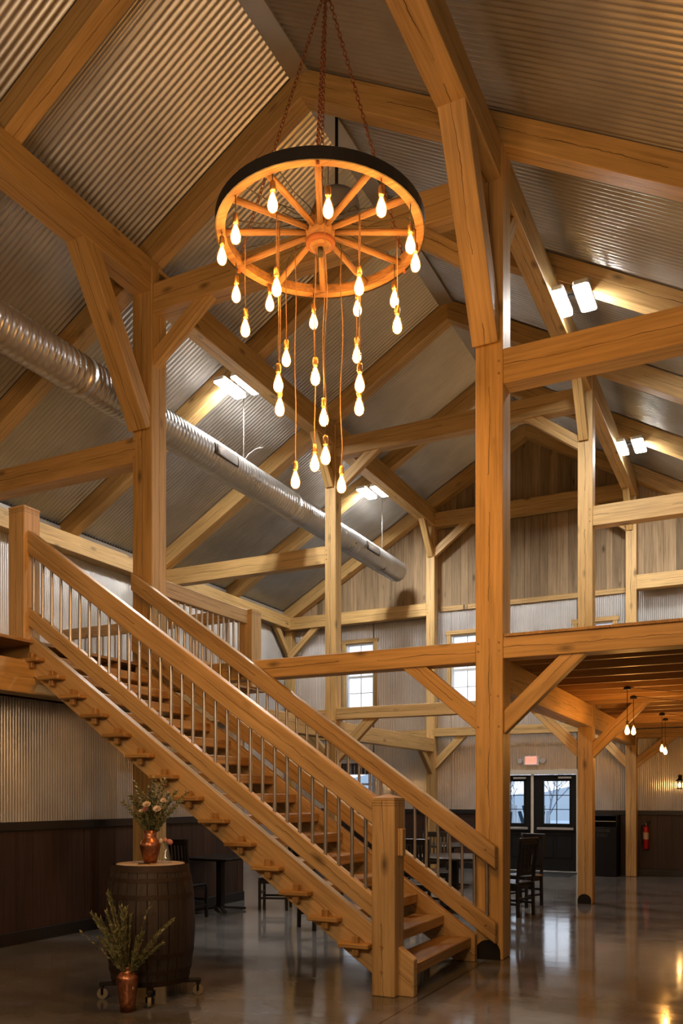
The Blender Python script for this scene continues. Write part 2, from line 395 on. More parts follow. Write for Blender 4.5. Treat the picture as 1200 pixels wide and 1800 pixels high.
# wainscots
def wainscot_y(x, ya, yb, parent):
    y = ya
    while y < yb-.01:
        w_ = min(random.choice((.24, .28, .33)), yb-y); box('plank', x, x+.018+random.uniform(0, .004), y+.002, y+w_-.002, .14, RAIL-.03, 'stain', parent); y += w_
def wainscot_x(y, xa, xb, parent):
    x = xa
    while x < xb-.01:
        w_ = min(random.choice((.24, .28, .33)), xb-x); box('plank', x+.002, x+w_-.002, y-.018-random.uniform(0, .004), y, .14, RAIL-.03, 'stain', parent); x += w_
wainscot_y(XI-.02, 2.2, YI, wi)
wainscot_x(YF+.015, XL+.05, -5.62, wf); wainscot_x(YF+.015, -3.42, XRT, wf)
def trim(name, *a, mat='blacktrim', bev=.004): return tag(box(name, *a, mat, bev=bev), kind='structure')
trim('baseboard_left', XI-.02, XI+.022, 0, YI, 0, .14); trim('trim_1', XI-.02, XI+.04, 0, YI, RAIL-.06, RAIL+.035)
trim('baseboard_far', -3.42, XRT, YF-.03, YF+.02, 0, .14); trim('trim_2', -3.42, XRT, YF-.045, YF+.02, RAIL-.06, RAIL+.035)
trim('baseboard_far_left', XL, -5.62, YF-.03, YF+.02, 0, .14); trim('trim_3', XL, -5.62, YF-.045, YF+.02, RAIL-.06, RAIL+.035)
trim('trim_4', XL-.01, XL+.03, YB, YF, 6.03, 6.17, mat='flash')           # metal band over the left plate
trim('trim_5', XR-.14, XR+.09, YB, YF, zr(XR-.14)-.012, zr(XR-.14)-.004, mat='flash', bev=0)   # ridge flashing
trim('trim_6', XR+.09, XR+.098, YB, YF, zr(XR-.14)-.012, zr(XR-.14)+.04, mat='flash', bev=0)
trim('trim_7', -6.6, -2.5, YF-.05, YF-.02, BOARD-.09, BOARD+.02, mat='oak')

# ---------------------------------------------------------------- ceiling of corrugated sheets
RY = [Y3, 15.6, Y2, 10.70, Y1, 6.05, 3.75, 1.3, -1.1, -3.5, YB]
ce = empty('ceiling', (XR, 6, ZTOP), kind='structure')
ed = [YF+.05]+RY[1:]
for s in (-1, 1):
    L = (6.15)*math.hypot(1, SL)
    for a, b in zip(ed, ed[1:]):
        x0 = XR+s*6.15; al = Vector((-s, 0, SL)).normalized()
        corrugated('roof_sheet', (x0, b, zr(x0)+.012), (0, 1, 0), al, L, a-b, .070, .0125, 'roofmetal', ce, 8)
cap = box('roof_cap', XR-.2, XR+.2, YB, YF+.1, ZTOP+.0, ZTOP+.02, 'flash', ce)

# ---------------------------------------------------------------- windows and doors
def window(n, x0, x1, z0, z1, parent=None, head='oak', valance=False):
    w_ = empty('window_%d' % n, ((x0+x1)/2, YF, z0), kind='structure')
    t = .045; y0, y1 = YF+.02, YF+.12
    box('frame', x0, x0+t, y0, y1, z0, z1, 'white', w_); box('frame', x1-t, x1, y0, y1, z0, z1, 'white', w_)
    box('frame', x0+t, x1-t, y0, y1, z1-t, z1, 'white', w_); box('frame', x0+t, x1-t, y0, y1, z0, z0+t, 'white', w_)
    zm = (z0+z1)/2; xm = (x0+x1)/2
    box('meeting_rail', x0+t, x1-t, y0+.03, y1-.01, zm-.025, zm+.025, 'white', w_)
    for a, b in ((z0+t, zm-.025), (zm+.025, z1-t)):
        c = (a+b)/2
        box('muntin', xm-.009, xm+.009, y0+.05, y0+.066, a, b, 'white', w_)
        box('muntin', x0+t, x1-t, y0+.05, y0+.066, c-.009, c+.009, 'white', w_)
        for px, qx in ((x0+t, xm-.009), (xm+.009, x1-t)):
            for pz, qz in ((a, c-.009), (c+.009, b)):
                mesh_obj('pane', [(px, y0+.06, pz), (qx, y0+.06, pz), (qx, y0+.06, qz), (px, y0+.06, qz)], [(0, 1, 2, 3)], 'glass', w_)
    c = .09
    box('casing', x0-c, x0, YF-.03, YF+.02, z0-.02, z1, head, w_, bev=.004); box('casing', x1, x1+c, YF-.03, YF+.02, z0-.02, z1, head, w_, bev=.004)
    box('casing', x0-c-.03, x1+c+.03, YF-.035, YF+.02, z1, z1+c, head, w_, bev=.004)
    box('sill', x0-c-.02, x1+c+.02, YF-.05, YF+.02, z0-c, z0-.02+.02, head, w_, bev=.004)
    if valance:
        k = 9
        for i in range(k):
            a = x0+(x1-x0)*i/k; box('valance_slat', a+.004, a+(x1-x0)/k-.004, YF-.06, YF-.045, z1-.26, z1-.0, 'valance', w_)
    return w_
for i, q in enumerate(holes_far[:3]): window(i+1, *q)
window(4, *holes_far[3], head='wallmetal', valance=True)

def door(n, x0, x1, gx0, gx1):
    d = empty('door_%d' % n, ((x0+x1)/2, YF, 0), kind='structure')
    y0, y1 = YF+.02, YF+.065; gz0, gz1 = 1.04, 1.955; zt = 2.09
    for q in minus(x0, x1, .015, zt, [(gx0, gx1, gz0, gz1)]): box('leaf', q[0], q[1], y0, y1, q[2], q[3], 'black', d)
    for a, b in ((gx0-.03, gx0), (gx1, gx1+.03)): box('glazing_bead', a, b, y0-.012, y0+.01, gz0-.03, gz1+.03, 'black', d)
    for a, b in ((gz0-.03, gz0), (gz1, gz1+.03)): box('glazing_bead', gx0, gx1, y0-.012, y0+.01, a, b, 'black', d)
    xm = (gx0+gx1)/2; box('muntin', xm-.008, xm+.008, y0, y0+.02, gz0, gz1, 'black', d)
    zz = [gz0+(gz1-gz0)*i/3 for i in range(4)]
    for z in zz[1:3]: box('muntin', gx0, gx1, y0, y0+.02, z-.008, z+.008, 'black', d)
    for i in range(3):
        for a, b in ((gx0, xm-.008), (xm+.008, gx1)):
            mesh_obj('pane', [(a, y0+.03, zz[i]), (b, y0+.03, zz[i]), (b, y0+.03, zz[i+1]), (a, y0+.03, zz[i+1])], [(0, 1, 2, 3)], 'glass', d)
    w2 = (x1-x0-.24)/2
    for k in range(2):
        a = x0+.09+k*(w2+.06); box('raised_panel', a, a+w2, y0-.012, y0, .30, .80, 'black', d, bev=.008)
    box('panic_bar', x0+.08, x1-.05, y0-.075, y0-.03, .905, .955, 'chrome', d, bev=.006)
    for a in (x0+.10, x1-.09): box('bar_bracket', a, a+.04, y0-.04, y0, .89, .97, 'black', d)
    box('door_closer', x1-.38, x1-.10, y0-.07, y0-.0, 2.005, 2.045, 'chrome', d, bev=.006)
    timber('closer_arm', (x1-.34, y0-.05, 2.06), (x1-.62, y0-.01, 2.085), .02, .012, 'iron', d, bev=0)
    return d
door(1, -5.45, -4.53, -5.27, -4.69); door(2, -4.47, -3.555, -4.25, -3.706)
trim('trim_8', -3.555, -3.45, YF-.035, YF+.05, 0, 2.12, mat='cream'); trim('trim_9', -5.55, -5.45, YF-.035, YF+.05, 0, 2.12, mat='cream')
trim('trim_10', -5.57, -3.42, YF-.04, YF+.05, 2.10, 2.20, mat='cream'); trim('trim_11', -4.53, -4.47, YF-.01, YF+.06, 0, 2.10, mat='cream')
trim('trim_12', -5.45, -3.555, YF-.03, YF+.1, 0, .02, mat='chrome')

# ---------------------------------------------------------------- timber frame: posts
def pegs(parent, pts, ax='y'):
    for p in pts:
        q = Vector(p); d = Vector((0, -.008, 0)) if ax == 'y' else Vector((.008, 0, 0))
        tube('peg', q+d, q-d*1.5, .0115, 'tread', parent, 8)
def post(x0, x1, y0, y1, z1, label, z0=0., plate=False, pg=()):
    e = empty('timber_post', ((x0+x1)/2, (y0+y1)/2, z0), label, 'post')
    box('shaft', x0, x1, y0, y1, z0, z1, 'oak', e, bev=.008, axis='z')
    pegs(e, pg)
    if plate:
        r = (x1-x0)*.45; k = 12; c = (x0+x1)/2-.01
        vs = [(c-r, 0), (c+r, 0)]+[(c+r*math.cos(PI*i/k), r*.55+r*.95*math.sin(PI*i/k)) for i in range(k+1)]
        n = len(vs); V = [(a, y0-.012, b) for a, b in vs]+[(a, y0+.002, b) for a, b in vs]
        order = [0, 1]+list(range(2, n)); Fc = [tuple(order), tuple(i+n for i in reversed(order))]+[(order[i], order[(i+1) % n], order[(i+1) % n]+n, order[i]+n) for i in range(n)]
        mesh_obj('base_plate', V, Fc, 'iron', e)
    return e
A1, B1 = 8.14, 8.42
ZPU = 7.72; ZPT = 8.10                       # purlin bottom / top
r1 = post(-2.57, -2.29, A1, B1, 8.05, 'large orange oak post in the centre right, at the foot of the staircase', plate=True,
     pg=[(-2.54, A1, 3.13), (-2.54, A1, 3.05), (-2.33, A1, 3.13), (-2.33, A1, 3.05), (-2.54, A1, 2.30), (-2.33, A1, 2.30), (-2.33, A1, 5.78), (-2.33, A1, 5.9), (-2.34, A1, 2.6), (-2.42, A1, 2.62)])
l1 = post(-6.93, -6.63, A1, B1, 8.05, 'large oak post standing behind the upper half of the staircase, left of the chandelier',
     pg=[(-6.90, A1, 5.97), (-6.90, A1, 5.87), (-6.90, A1, 5.77), (-6.80, A1, 5.97)])
A2, B2, A3, B3 = 13.02, 13.24, 17.92, 18.14
post(-2.51, -2.29, A2, B2, 8.05, 'second oak post of the right row, with an arched black foot plate', plate=True,
     pg=[(-2.33, A2, 5.93), (-2.33, A2, 5.84), (-2.33, A2, 5.75)])
post(-2.50, -2.29, A3, B3, 8.05, 'oak post against the gable wall beside the fire extinguisher', pg=[(-2.33, A3, 5.95), (-2.33, A3, 5.87), (-2.33, A3, 5.79)])
post(-6.82, -6.61, A2, B2, 8.05, 'oak post in the left post row, directly below the lowest bulbs of the chandelier', pg=[(-6.79, A2, 5.9), (-6.79, A2, 5.82), (-6.79, A2, 5.74)])
post(-6.81, -6.61, A3, B3, 8.05, 'oak post against the gable wall between the two upper windows', pg=[(-6.78, A3, 5.93), (-6.78, A3, 5.85), (-6.78, A3, 5.77), (-6.64, A3, 3.1), (-6.64, A3, 3.03)])
post(XL+.02, XL+.22, Y2-.1, Y2+.1, 5.72, 'oak wall post on the left outer wall behind the large left post', z0=0)
post(XL+.02, XL+.22, YF-.26, YF-.06, 5.72, 'oak corner post where the left outer wall meets the gable wall')
post(XL+.02, XL+.22, Y1-.1, Y1+.1, 5.72, 'oak wall post on the left outer wall behind the upper balusters', z0=ZD)

def thing_timber(kind, p0, p1, w_, h_, label, cat, **kw):
    o = timber(kind, p0, p1, w_, h_, **kw); return tag(o, label, cat)
# aisle ties
for x0, x1, y, z0, z1, w_, lab in (
    (XL+.05, -6.93, A1+.13, 5.72, 6.03, .24, 'oak tie beam running off the left edge of the picture above the top newel'),
    (-2.29, XRT, A1+.13, 5.68, 6.02, .24, 'large orange oak tie beam running right from the central post, upper right'),
    (XL+.05, -6.82, A2+.11, 5.67, 5.98, .20, 'oak tie beam between the large left post and the post below the chandelier'),
    (-2.29, XRT, A2+.11, 5.68, 5.98, .20, 'pale oak tie beam on the right, from the second right post'),
    (XL+.05, -6.81, A3+.10, 5.70, 5.99, .20, 'oak tie beam on the gable wall left of the wall post, below the boards'),
    (-2.29, XRT, A3+.10, 5.81, 6.10, .20, 'oak tie beam on the gable wall at the right edge of the picture')):
    thing_timber('tie_beam', (x0, y, (z0+z1)/2), (x1, y, (z0+z1)/2), w_, z1-z0, lab, 'beam')
# nave straining beams
for xa, xb, y, z0, z1, w_, lab in (
    (-6.63, -2.57, A1+.13, 7.50, 7.85, .22, 'high oak straining beam of the front bent, passing behind the wagon wheel'),
    (-6.61, -2.51, A2+.11, 7.50, 7.81, .20, 'high oak straining beam of the second bent, passing behind the central post'),
    (-6.61, -2.50, A3+.10, 7.68, 8.00, .20, 'high oak straining beam across the gable boards')):
    thing_timber('straining_beam', (xa, y, (z0+z1)/2), (xb, y, (z0+z1)/2), w_, z1-z0, lab, 'beam')
# loft level beams across the nave and right aisle
for xa, xb, y, z0, z1, w_, lab in (
    (-6.63, -2.57, A1+.12, 2.95, 3.16, .22, 'orange oak beam at loft level left of the central post, above the stair'),
    (-2.29, XRT, A1+.12, 2.97, 3.18, .22, 'orange oak beam fronting the right loft under its deck boards'),
    (-6.61, -2.51, A2+.11, 2.95, 3.15, .18, 'oak beam at loft level below the upper windows, second bent'),
    (-6.61, -2.50, A3+.10, 2.97, 3.16, .18, 'oak beam on the gable wall above the exit sign'),
    (XL+.05, -6.81, A3+.10, 2.97, 3.13, .18, 'oak beam on the gable wall between lower and upper left windows'),
    (XL+.05, -6.82, A2+.11, 2.95, 3.13, .18, 'oak beam at loft level in the left aisle, seen between the balusters'),
    (-2.29, XRT, A3+.10, 2.80, 2.98, .18, 'oak beam on the gable wall under the right loft joists'),
    (XL+.05, -6.95, YE+.05, ZJ, ZD-.03, .12, 'oak beam closing the end of the left loft deck')):
    thing_timber('loft_beam', (xa, y, (z0+z1)/2), (xb, y, (z0+z1)/2), w_, z1-z0, lab, 'beam')
# long loft carriers
for x, w_, ya, yb, z0, z1, lab in (
    (-2.42, .24, B1, A2, 2.66, 2.985, 'heavy oak carrier beam under the right loft, from central post to second post'),
    (-2.41, .20, B2, A3, 2.66, 2.985, 'heavy oak carrier beam under the right loft, from second post to gable wall'),
    (-6.76, .24, YB, A1, 2.65, 2.985, 'heavy oak carrier beam under the left loft at the top of the stair'),
    (-6.74, .22, B1, A2, 2.63, 2.93, 'heavy oak carrier beam of the left row behind the stair balusters'),
    (-6.72, .20, B2, A3, 2.63, 2.93, 'weathered oak carrier beam of the left row below the upper windows')):
    thing_timber('carrier_beam', (x, ya, (z0+z1)/2), (x, yb, (z0+z1)/2), w_, z1-z0, lab, 'beam')
# purlins and plate
for x, ya, yb, dz, lab in (
    (-6.78, YB, 8.28, .04, 'heavy oak purlin at upper left running from the left edge to the large left post'),
    (-6.74, 8.28, 13.13, .0, 'heavy oak purlin on the left between the large left post and the second post'),
    (-6.71, 13.13, YF-.06, .0, 'heavy oak purlin on the left meeting the gable wall'),
    (-2.45, YB, 8.28, -.02, 'heavy oak purlin at the top of the picture landing on the central post'),
    (-2.42, 8.28, 13.13, -.0, 'heavy oak purlin on the right between the central post and the second post'),
    (-2.40, 13.13, YF-.06, -.02, 'heavy oak purlin on the right meeting the gable wall')):
    w_ = .28 if ya < 0 else .22
    thing_timber('purlin', (x, ya, (ZPU+ZPT)/2+dz), (x, yb, (ZPU+ZPT)/2+dz), w_, ZPT-ZPU, lab, 'beam')
for ya, yb, lab in ((YB, Y1, 'oak wall plate on the left outer wall behind the top newel'), (Y1, Y2, 'oak wall plate on the left outer wall crossing behind the large left post'), (Y2, YF-.06, 'oak wall plate on the left outer wall running to the gable corner')):
    thing_timber('wall_plate', (XL+.13, ya, 5.87), (XL+.13, yb, 5.87), .24, .29, lab, 'beam')
# rafters
RH = .28; off = RH/2*math.hypot(1, SL)
names_l = {Y3: 'on the gable wall boards', 15.6: 'second from the gable wall', Y2: 'third from the gable wall, above the left second post', 10.70: 'with the nearer LED pair',
           Y1: 'landing on the large left post', 6.05: 'nearest the camera, crossing the upper left corner', 3.75: 'in the extreme top left corner'}
names_r = {Y3: 'on the gable wall boards', 15.6: 'second from the gable wall, with the farther LED pair', Y2: 'third from the gable wall', 10.70: 'just beyond the central post, with the nearer LED pair',
           Y1: 'landing on the central post, running off the right edge'}
for s, nm, side in ((-1, names_l, 'left'), (1, names_r, 'right')):
    for y, txt in nm.items():
        xe = XR+s*6.08; wd = .22 if y in (Y1, Y2, Y3, 6.05) else .19
        yy = y if y != Y3 else YF-.18
        p0 = (xe, yy, zr(xe)-off-.012); p1 = (XR, yy, zr(XR)-off-.012)
        thing_timber('rafter', p0, p1, wd, RH, 'oak rafter of the %s slope, %s' % (side, txt), 'rafter', cut0=-SL, cut1=SL)
# braces
def brace(p0, p1, w_, h_, lab, up=(0, 0, 1)):
    p0, p1 = Vector(p0), Vector(p1); d_ = (p1-p0).normalized(); p0 -= d_*.02; p1 += d_*h_*.42
    thing_timber('brace', p0, p1, w_, h_, lab, 'brace', up=up)
TX = {'L1': 'large left post', 'R1': 'central post', 'L2': 'post below the bulbs', 'R2': 'second right post', 'L3': 'gable post between windows', 'R3': 'gable post beside the extinguisher'}
def dbrace(x, y, sgn, k, w_, run=1.14, rise=1.62, zt=7.73, kind='purlin', zc=0):
    # sloping along the building
    d = 'camera' if sgn < 0 else 'gable'
    brace((x, y+sgn*.04, zt-rise+.02), (x, y+sgn*(run-.06), zt+.10), w_, .22 if rise > 1 else .14, 'oak brace from the %s to the %s, %s side' % (TX[k], kind, d), up=(0, 0, 1))
dbrace(-6.79, A1+.05, -1, 'L1', .27); dbrace(-2.45, A1+.05, -1, 'R1', .26)
dbrace(-2.43, B1-.05, 1, 'R1', .16, .62, .62)
dbrace(-6.72, A2+.05, -1, 'L2', .15, .72, .72); dbrace(-2.42, A2+.05, -1, 'R2', .14, .72, .72)
dbrace(-6.70, A3+.05, -1, 'L3', .13, .70, .68); dbrace(-2.42, A3+.05, -1, 'R3', .13, .70, .68)
def cbrace(x, y, s, zb, zt, run, k, where, w_=.11, h_=.17):
    brace((x-s*.05, y, zb+.05-.05), (x+s*run, y, zt+.04), w_, h_, 'oak brace from the %s %s' % (TX[k], where))
cbrace(-6.63, A1+.1, 1, 6.92, 7.52, .78, 'L1', 'rising right to the high straining beam')
cbrace(-2.57, A1+.1, -1, 6.92, 7.52, .78, 'R1', 'rising left to the high straining beam')
cbrace(-6.61, A2+.1, 1, 6.95, 7.52, .74, 'L2', 'rising right to the high straining beam')
cbrace(-2.51, A2+.1, -1, 6.95, 7.52, .78, 'R2', 'rising left to the high straining beam')
cbrace(-6.61, A3+.1, 1, 7.1, 7.7, .78, 'L3', 'rising right across the gable boards')
cbrace(-2.50, A3+.1, -1, 7.1, 7.7, .78, 'R3', 'rising left across the gable boards')
cbrace(-2.57, A1+.1, -1, 2.34, 2.95, .72, 'R1', 'rising left to the loft level beam')
cbrace(-2.29, A1+.1, 1, 2.30, 2.96, .70, 'R1', 'rising right under the right loft beam')
cbrace(-6.61, A2+.1, 1, 2.27, 2.93, .66, 'L2', 'rising right at loft level below the windows')
cbrace(-2.51, A2+.1, -1, 2.27, 2.95, .66, 'R2', 'rising left at loft level above the exit doors')
cbrace(-2.29, A2+.1, 1, 2.27, 2.98, .70, 'R2', 'rising right under the right loft')
cbrace(-6.61, A3+.1, 1, 2.30, 2.97, .66, 'L3', 'rising right at loft level')
cbrace(-2.50, A3+.1, -1, 2.27, 2.97, .66, 'R3', 'rising left near the exit doors')
cbrace(-2.29, A3+.1, 1, 2.27, 2.82, .70, 'R3', 'rising right above the fire extinguisher')
cbrace(-6.82, A2+.1, -1, 2.27, 2.93, .66, 'L2', 'rising left behind the balusters')
brace((-6.71, A3+.03, 2.20), (-6.71, A3-.6, 2.68), .10, .15, 'oak brace from the gable post between the windows toward the camera at loft level')
WB = [((XL+.12, Y2-.1, 5.1), (XL+.12, Y2-.75, 5.78), 'oak brace on the left outer wall seen left of the large left post'),
      ((XL+.12, Y2+.1, 5.1), (XL+.12, Y2+.75, 5.78), 'oak brace on the left outer wall seen right of the large left post'),
      ((XL+.12, YF-.2, 5.05), (XL+.12, YF-.9, 5.78), 'oak brace at the far left corner, on the outer wall side'),
      ((XL+.2, A3+.1, 5.05), (XL+.95, A3+.1, 5.74), 'oak brace at the far left corner, on the gable wall side')]
for a, b, lab in WB: brace(a, b, .10, .15, lab)

# ---------------------------------------------------------------- lofts
lf = tag(empty('floor_loft_right', (-.5, 13, ZD)), kind='structure')
x = -2.27
box('deck_board', -2.60, -2.272, B1+.02, YF-.03, ZD-.02, ZD+.005, 'deck', lf, axis='y')
while x < XRT-.02:
    b = min(x+.2, XRT); box('deck_board', x+.002, b-.002, A1-.03+random.uniform(0, .012), YF-.03, ZD-.02, ZD+.005, 'deck', lf, axis='y'); x += .2
y = B1+.35
while y < YF-.1:
    box('joist', -2.55, XRT, y-.024, y+.024, ZJ, ZD-.021, 'deck', lf, axis='x'); y += .6
ll = tag(empty('floor_loft_left', (-8.6, 5, ZD)), kind='structure')
x = XL+.03; 
while x < -6.66:
    b = min(x+.2, -6.64); box('deck_board', x+.002, b-.002, YB, YE+.1, ZD-.03, ZD, 'deck', ll, axis='y'); x += .2
y = -.3
while y < YE-.1:
    if abs(y-Y1) > .2: box('joist', XL, -6.70, y-.03, y+.03, ZJ, ZD-.031, 'deck', ll, axis='x')
    y += .61
# ---------------------------------------------------------------- staircase
st = empty('staircase', (-4.6, 7.1, 0), 'long open oak staircase with plank treads and steel balusters rising to the left loft', 'staircase')
K = .703
def sloped(name, x0, x1, ztop_at_x0, vert, y0, y1, mat='oak_stair', k=K, parent=None, bev=.008):
    """member sloping along X with vertical end cuts; x0 is the low (right) end"""
    zt = lambda x: ztop_at_x0 + k*(x0-x)
    P = st if parent is None else parent
    c = Vector(((x0+x1)/2, (y0+y1)/2, (zt(x0)+zt(x1))/2-vert/2)); d = Vector((x1-x0, 0, zt(x1)-zt(x0))).normalized()
    Z = Vector((0, 0, 1)); yv = Z.cross(d).normalized(); zv = d.cross(yv)
    R = Matrix((d, yv, zv)).transposed().to_4x4(); M4 = Matrix.Translation(c) @ R; inv = M4.inverted()
    vs = [inv @ Vector((x, y, z)) for x in (x0, x1) for y in (y0, y1) for z in (zt(x)-vert, zt(x))]
    return mesh_obj(name, vs, BF, mat, P, M4, bev=bev)
newel_prof = lambda x0, x1, y0, y1, z0, z1, P: None
def newel(x0, x1, y0, y1, z0, z1, parent):
    cx, cy = (x0+x1)/2, (y0+y1)/2; e = (x1-x0)/2; f = (y1-y0)/2
    n = box('newel_post', x0, x1, y0, y1, z0, z1-.055, 'oak_stair', parent, bev=.008, axis='z')
    rings = [(1.0, z1-.055), (1.0, z1-.03), (0.0, z1)]
    vs = [(cx+a*e, cy+b*f, z1-.056) for a, b in ((-1, -1), (1, -1), (1, 1), (-1, 1))]+[(cx+a*e, cy+b*f, z1-.034) for a, b in ((-1, -1), (1, -1), (1, 1), (-1, 1))]+[(cx, cy, z1)]
    fs = [(3, 2, 1, 0)]+[(i, (i+1) % 4, 4+(i+1) % 4, 4+i) for i in range(4)]+[(4+i, 4+(i+1) % 4, 8) for i in range(4)]
    mesh_obj('cap', vs, fs, 'oak_stair', n)
    for dz in (.075, .095):
        box('groove', x0-.001, x1+.001, y0-.001, y1+.001, z1-dz-.0025, z1-dz, 'blacktrim', n)
    return n
# stringers
def stringer(y0, y1, xa, xb, ztA):
    """closed outline in XZ with foot on the floor, extruded in Y"""
    zt = lambda x: ztA + K*(xa-x); zb = lambda x: zt(x)-.40
    xf = xa+(zt(xa)-.40)/K if zb(xa) < 0 else xa
    xfoot = xa-(0-zb(xa))/K if zb(xa) < 0 else xa
    pts = [(xa, 0.0), (xa, zt(xa)), (xb, zt(xb)), (xb, zb(xb)+.02), (xfoot, 0.0)]
    c = Vector(((xa+xb)/2, (y0+y1)/2, (zt(xa)+zt(xb))/2-.2)); d = Vector((xb-xa, 0, zt(xb)-zt(xa))).normalized()
    yv = Vector((0, 0, 1)).cross(d).normalized(); zv = d.cross(yv)
    M4 = Matrix.Translation(c) @ Matrix((d, yv, zv)).transposed().to_4x4(); inv = M4.inverted()
    vs = [inv @ Vector((x, y, z)) for y in (y0, y1) for x, z in pts]; n = len(pts)
    fs = [tuple(range(n)), tuple(reversed(range(n, 2*n)))]+[(i, n+i, n+(i+1) % n, (i+1) % n) for i in range(n)]
    mesh_obj('stringer', vs, fs, 'oak_stair', st, M4, bev=.006)
stringer(6.30, 6.385, -2.50, -6.71, .30); stringer(7.93, 8.01, -2.51, -6.71, .26)
newel(-2.83, -2.63, 6.215, 6.42, 0, 1.632, st)
newel(-6.91, -6.69, 6.215, 6.43, ZD+.002, 4.60, st)
pn = [(-2.74, 6.215, .20), (-2.74, 6.215, .40)]
for p in pn: tube('peg', (p[0], p[1]-.008, p[2]), (p[0], p[1]+.01, p[2]), .014, 'tread', st, 8)
# rails
box('handrail_stub', -2.63, -2.585, 6.275, 6.345, 1.13, 1.35, 'oak_stair', st, bev=.006)
sloped('handrail', -2.83, -6.70, 1.607, .235, 6.26, 6.36); sloped('bottom_rail', -2.83, -6.70, .79, .185, 6.27, 6.35, k=.712)
sloped('handrail', -2.335, -6.86, 1.118, .215, 8.02, 8.135, k=.711); sloped('bottom_rail', -2.335, -6.86, .37, .20, 8.03, 8.13, k=.711)
pegs(st, [(-2.43, 8.02, 1.09), (-2.43, 8.02, .98), (-2.43, 8.03, .35), (-2.43, 8.03, .25)])
bal = None
def baluster(x, y, z0, z1, parent):
    global bal
    if bal is None:
        seg = 10; vs = [(.0155*math.cos(2*PI*i/seg), .0155*math.sin(2*PI*i/seg), z) for z in (0, 1) for i in range(seg)]
        bal = bpy.data.meshes.new('baluster'); bal.from_pydata(vs, [], [(i, (i+1) % seg, seg+(i+1) % seg, seg+i) for i in range(seg)])
        bal.materials.append(M['conduit']); [setattr(p, 'use_smooth', True) for p in bal.polygons]
    o = bpy.data.objects.new('baluster', bal); return link(o, parent, Matrix.Translation((x, y, z0)) @ Matrix.Diagonal((1, 1, z1-z0, 1)))
x = -6.655
for i in range(31):
    xx = -6.655+i*.1243
    if xx > -2.86: break
    baluster(xx, 6.31, .79+.712*(-2.83-xx)-.03, 1.607+K*(-2.83-xx)-.2, st)
for i in range(36):
    xx = -6.60+i*.1262
    if xx > -2.38: break
    baluster(xx, 8.08, .37+.711*(-2.335-xx)-.03, 1.118+.711*(-2.335-xx)-.18, st)
# treads with through tenons and wedges
for k in range(1, 16):
    xc = -2.70-.2795*(k-1); zc = .2*k+.01
    tr = box('tread', xc-.16, xc+.155, 6.385, 7.93, zc-.065, zc+.03, 'tread', st, bev=.008, axis='y')
    if k >= 2:
        box('tenon', xc-.155, xc+.125, 6.19, 6.385, zc-.04, zc+.0, 'tread', tr, bev=.008, axis='x')
        box('wedge', xc-.035, xc+.02, 6.225, 6.262, zc-.10, zc+.055, 'tread', tr, bev=.003, axis='z')

# ---------------------------------------------------------------- loft guard rails
g1 = empty('guard_rail', (-6.74, 9.6, ZD), 'oak loft guard rail with steel balusters from the large left post to the loft newel', 'railing')
newel(-6.87, -6.62, 10.36, 10.62, ZD, 4.36, g1)
timber('top_rail', (-6.74, B1, 4.22), (-6.74, 10.36, 4.22), .10, .20, 'oak_stair', g1)
timber('bottom_rail', (-6.74, B1, 3.37), (-6.74, 10.36, 3.37), .08, .14, 'oak_stair', g1)
y = B1+.13
while y < 10.3: baluster(-6.74, y, 3.42, 4.14, g1); y += .127
g2 = empty('guard_rail', (-8.6, YE, ZD), 'oak guard rail across the far end of the left loft, seen between the stair balusters', 'railing')
timber('top_rail', (XL+.02, 10.60, 4.32), (-6.87, 10.60, 4.32), .09, .17, 'oak_stair', g2)
timber('bottom_rail', (XL+.02, 10.60, 3.37), (-6.87, 10.60, 3.37), .08, .12, 'oak_stair', g2)
x = XL+.2
while x < -6.9: baluster(x, 10.60, 3.42, 4.26, g2); x += .127

# ---------------------------------------------------------------- ventilation duct
du = empty('air_duct', (-7.32, 8, 6.65), 'long round galvanised spiral duct hanging in the left aisle', 'duct')
DZ, DX, DR = 6.655, -7.32, .235
def duct_run(y0, y1, r, name='duct_pipe', rib=.09):
    seg, vs, fs = 36, [], []; ys = []
    y = y0
    while y < y1: ys += [(y, r), (min(y+rib*.86, y1), r), (min(y+rib*.93, y1), r+.0075)]; y += rib
    ys.append((y1, r))
    for yy, rr in ys: vs += [(DX+rr*math.cos(2*PI*i/seg), yy, DZ+rr*math.sin(2*PI*i/seg)) for i in range(seg)]
    for k in range(len(ys)-1):
        for i in range(seg): fs.append((k*seg+i, k*seg+(i+1) % seg, (k+1)*seg+(i+1) % seg, (k+1)*seg+i))
    o = mesh_obj(name, vs, fs, 'duct', du)
    for p in o.data.polygons: p.use_smooth = True
duct_run(YB, 7.62, DR); duct_run(7.70, 12.6, DR-.004, rib=.075); duct_run(12.66, 17.45, DR-.012, rib=.075)
def ring(y, w_, r): tube('coupling', (DX, y, DZ), (DX, y+w_, DZ), r, 'duct', du, 36)
ring(7.60, .12, DR+.006); ring(12.57, .12, DR+.002); ring(17.40, .06, DR-.006)
tube('end_cap', (DX, 17.45, DZ), (DX, 17.47, DZ), DR-.012, 'duct', du, 36)
M['grille'] = plain('grille_bars', (.075, .055, .04), .7, .2)
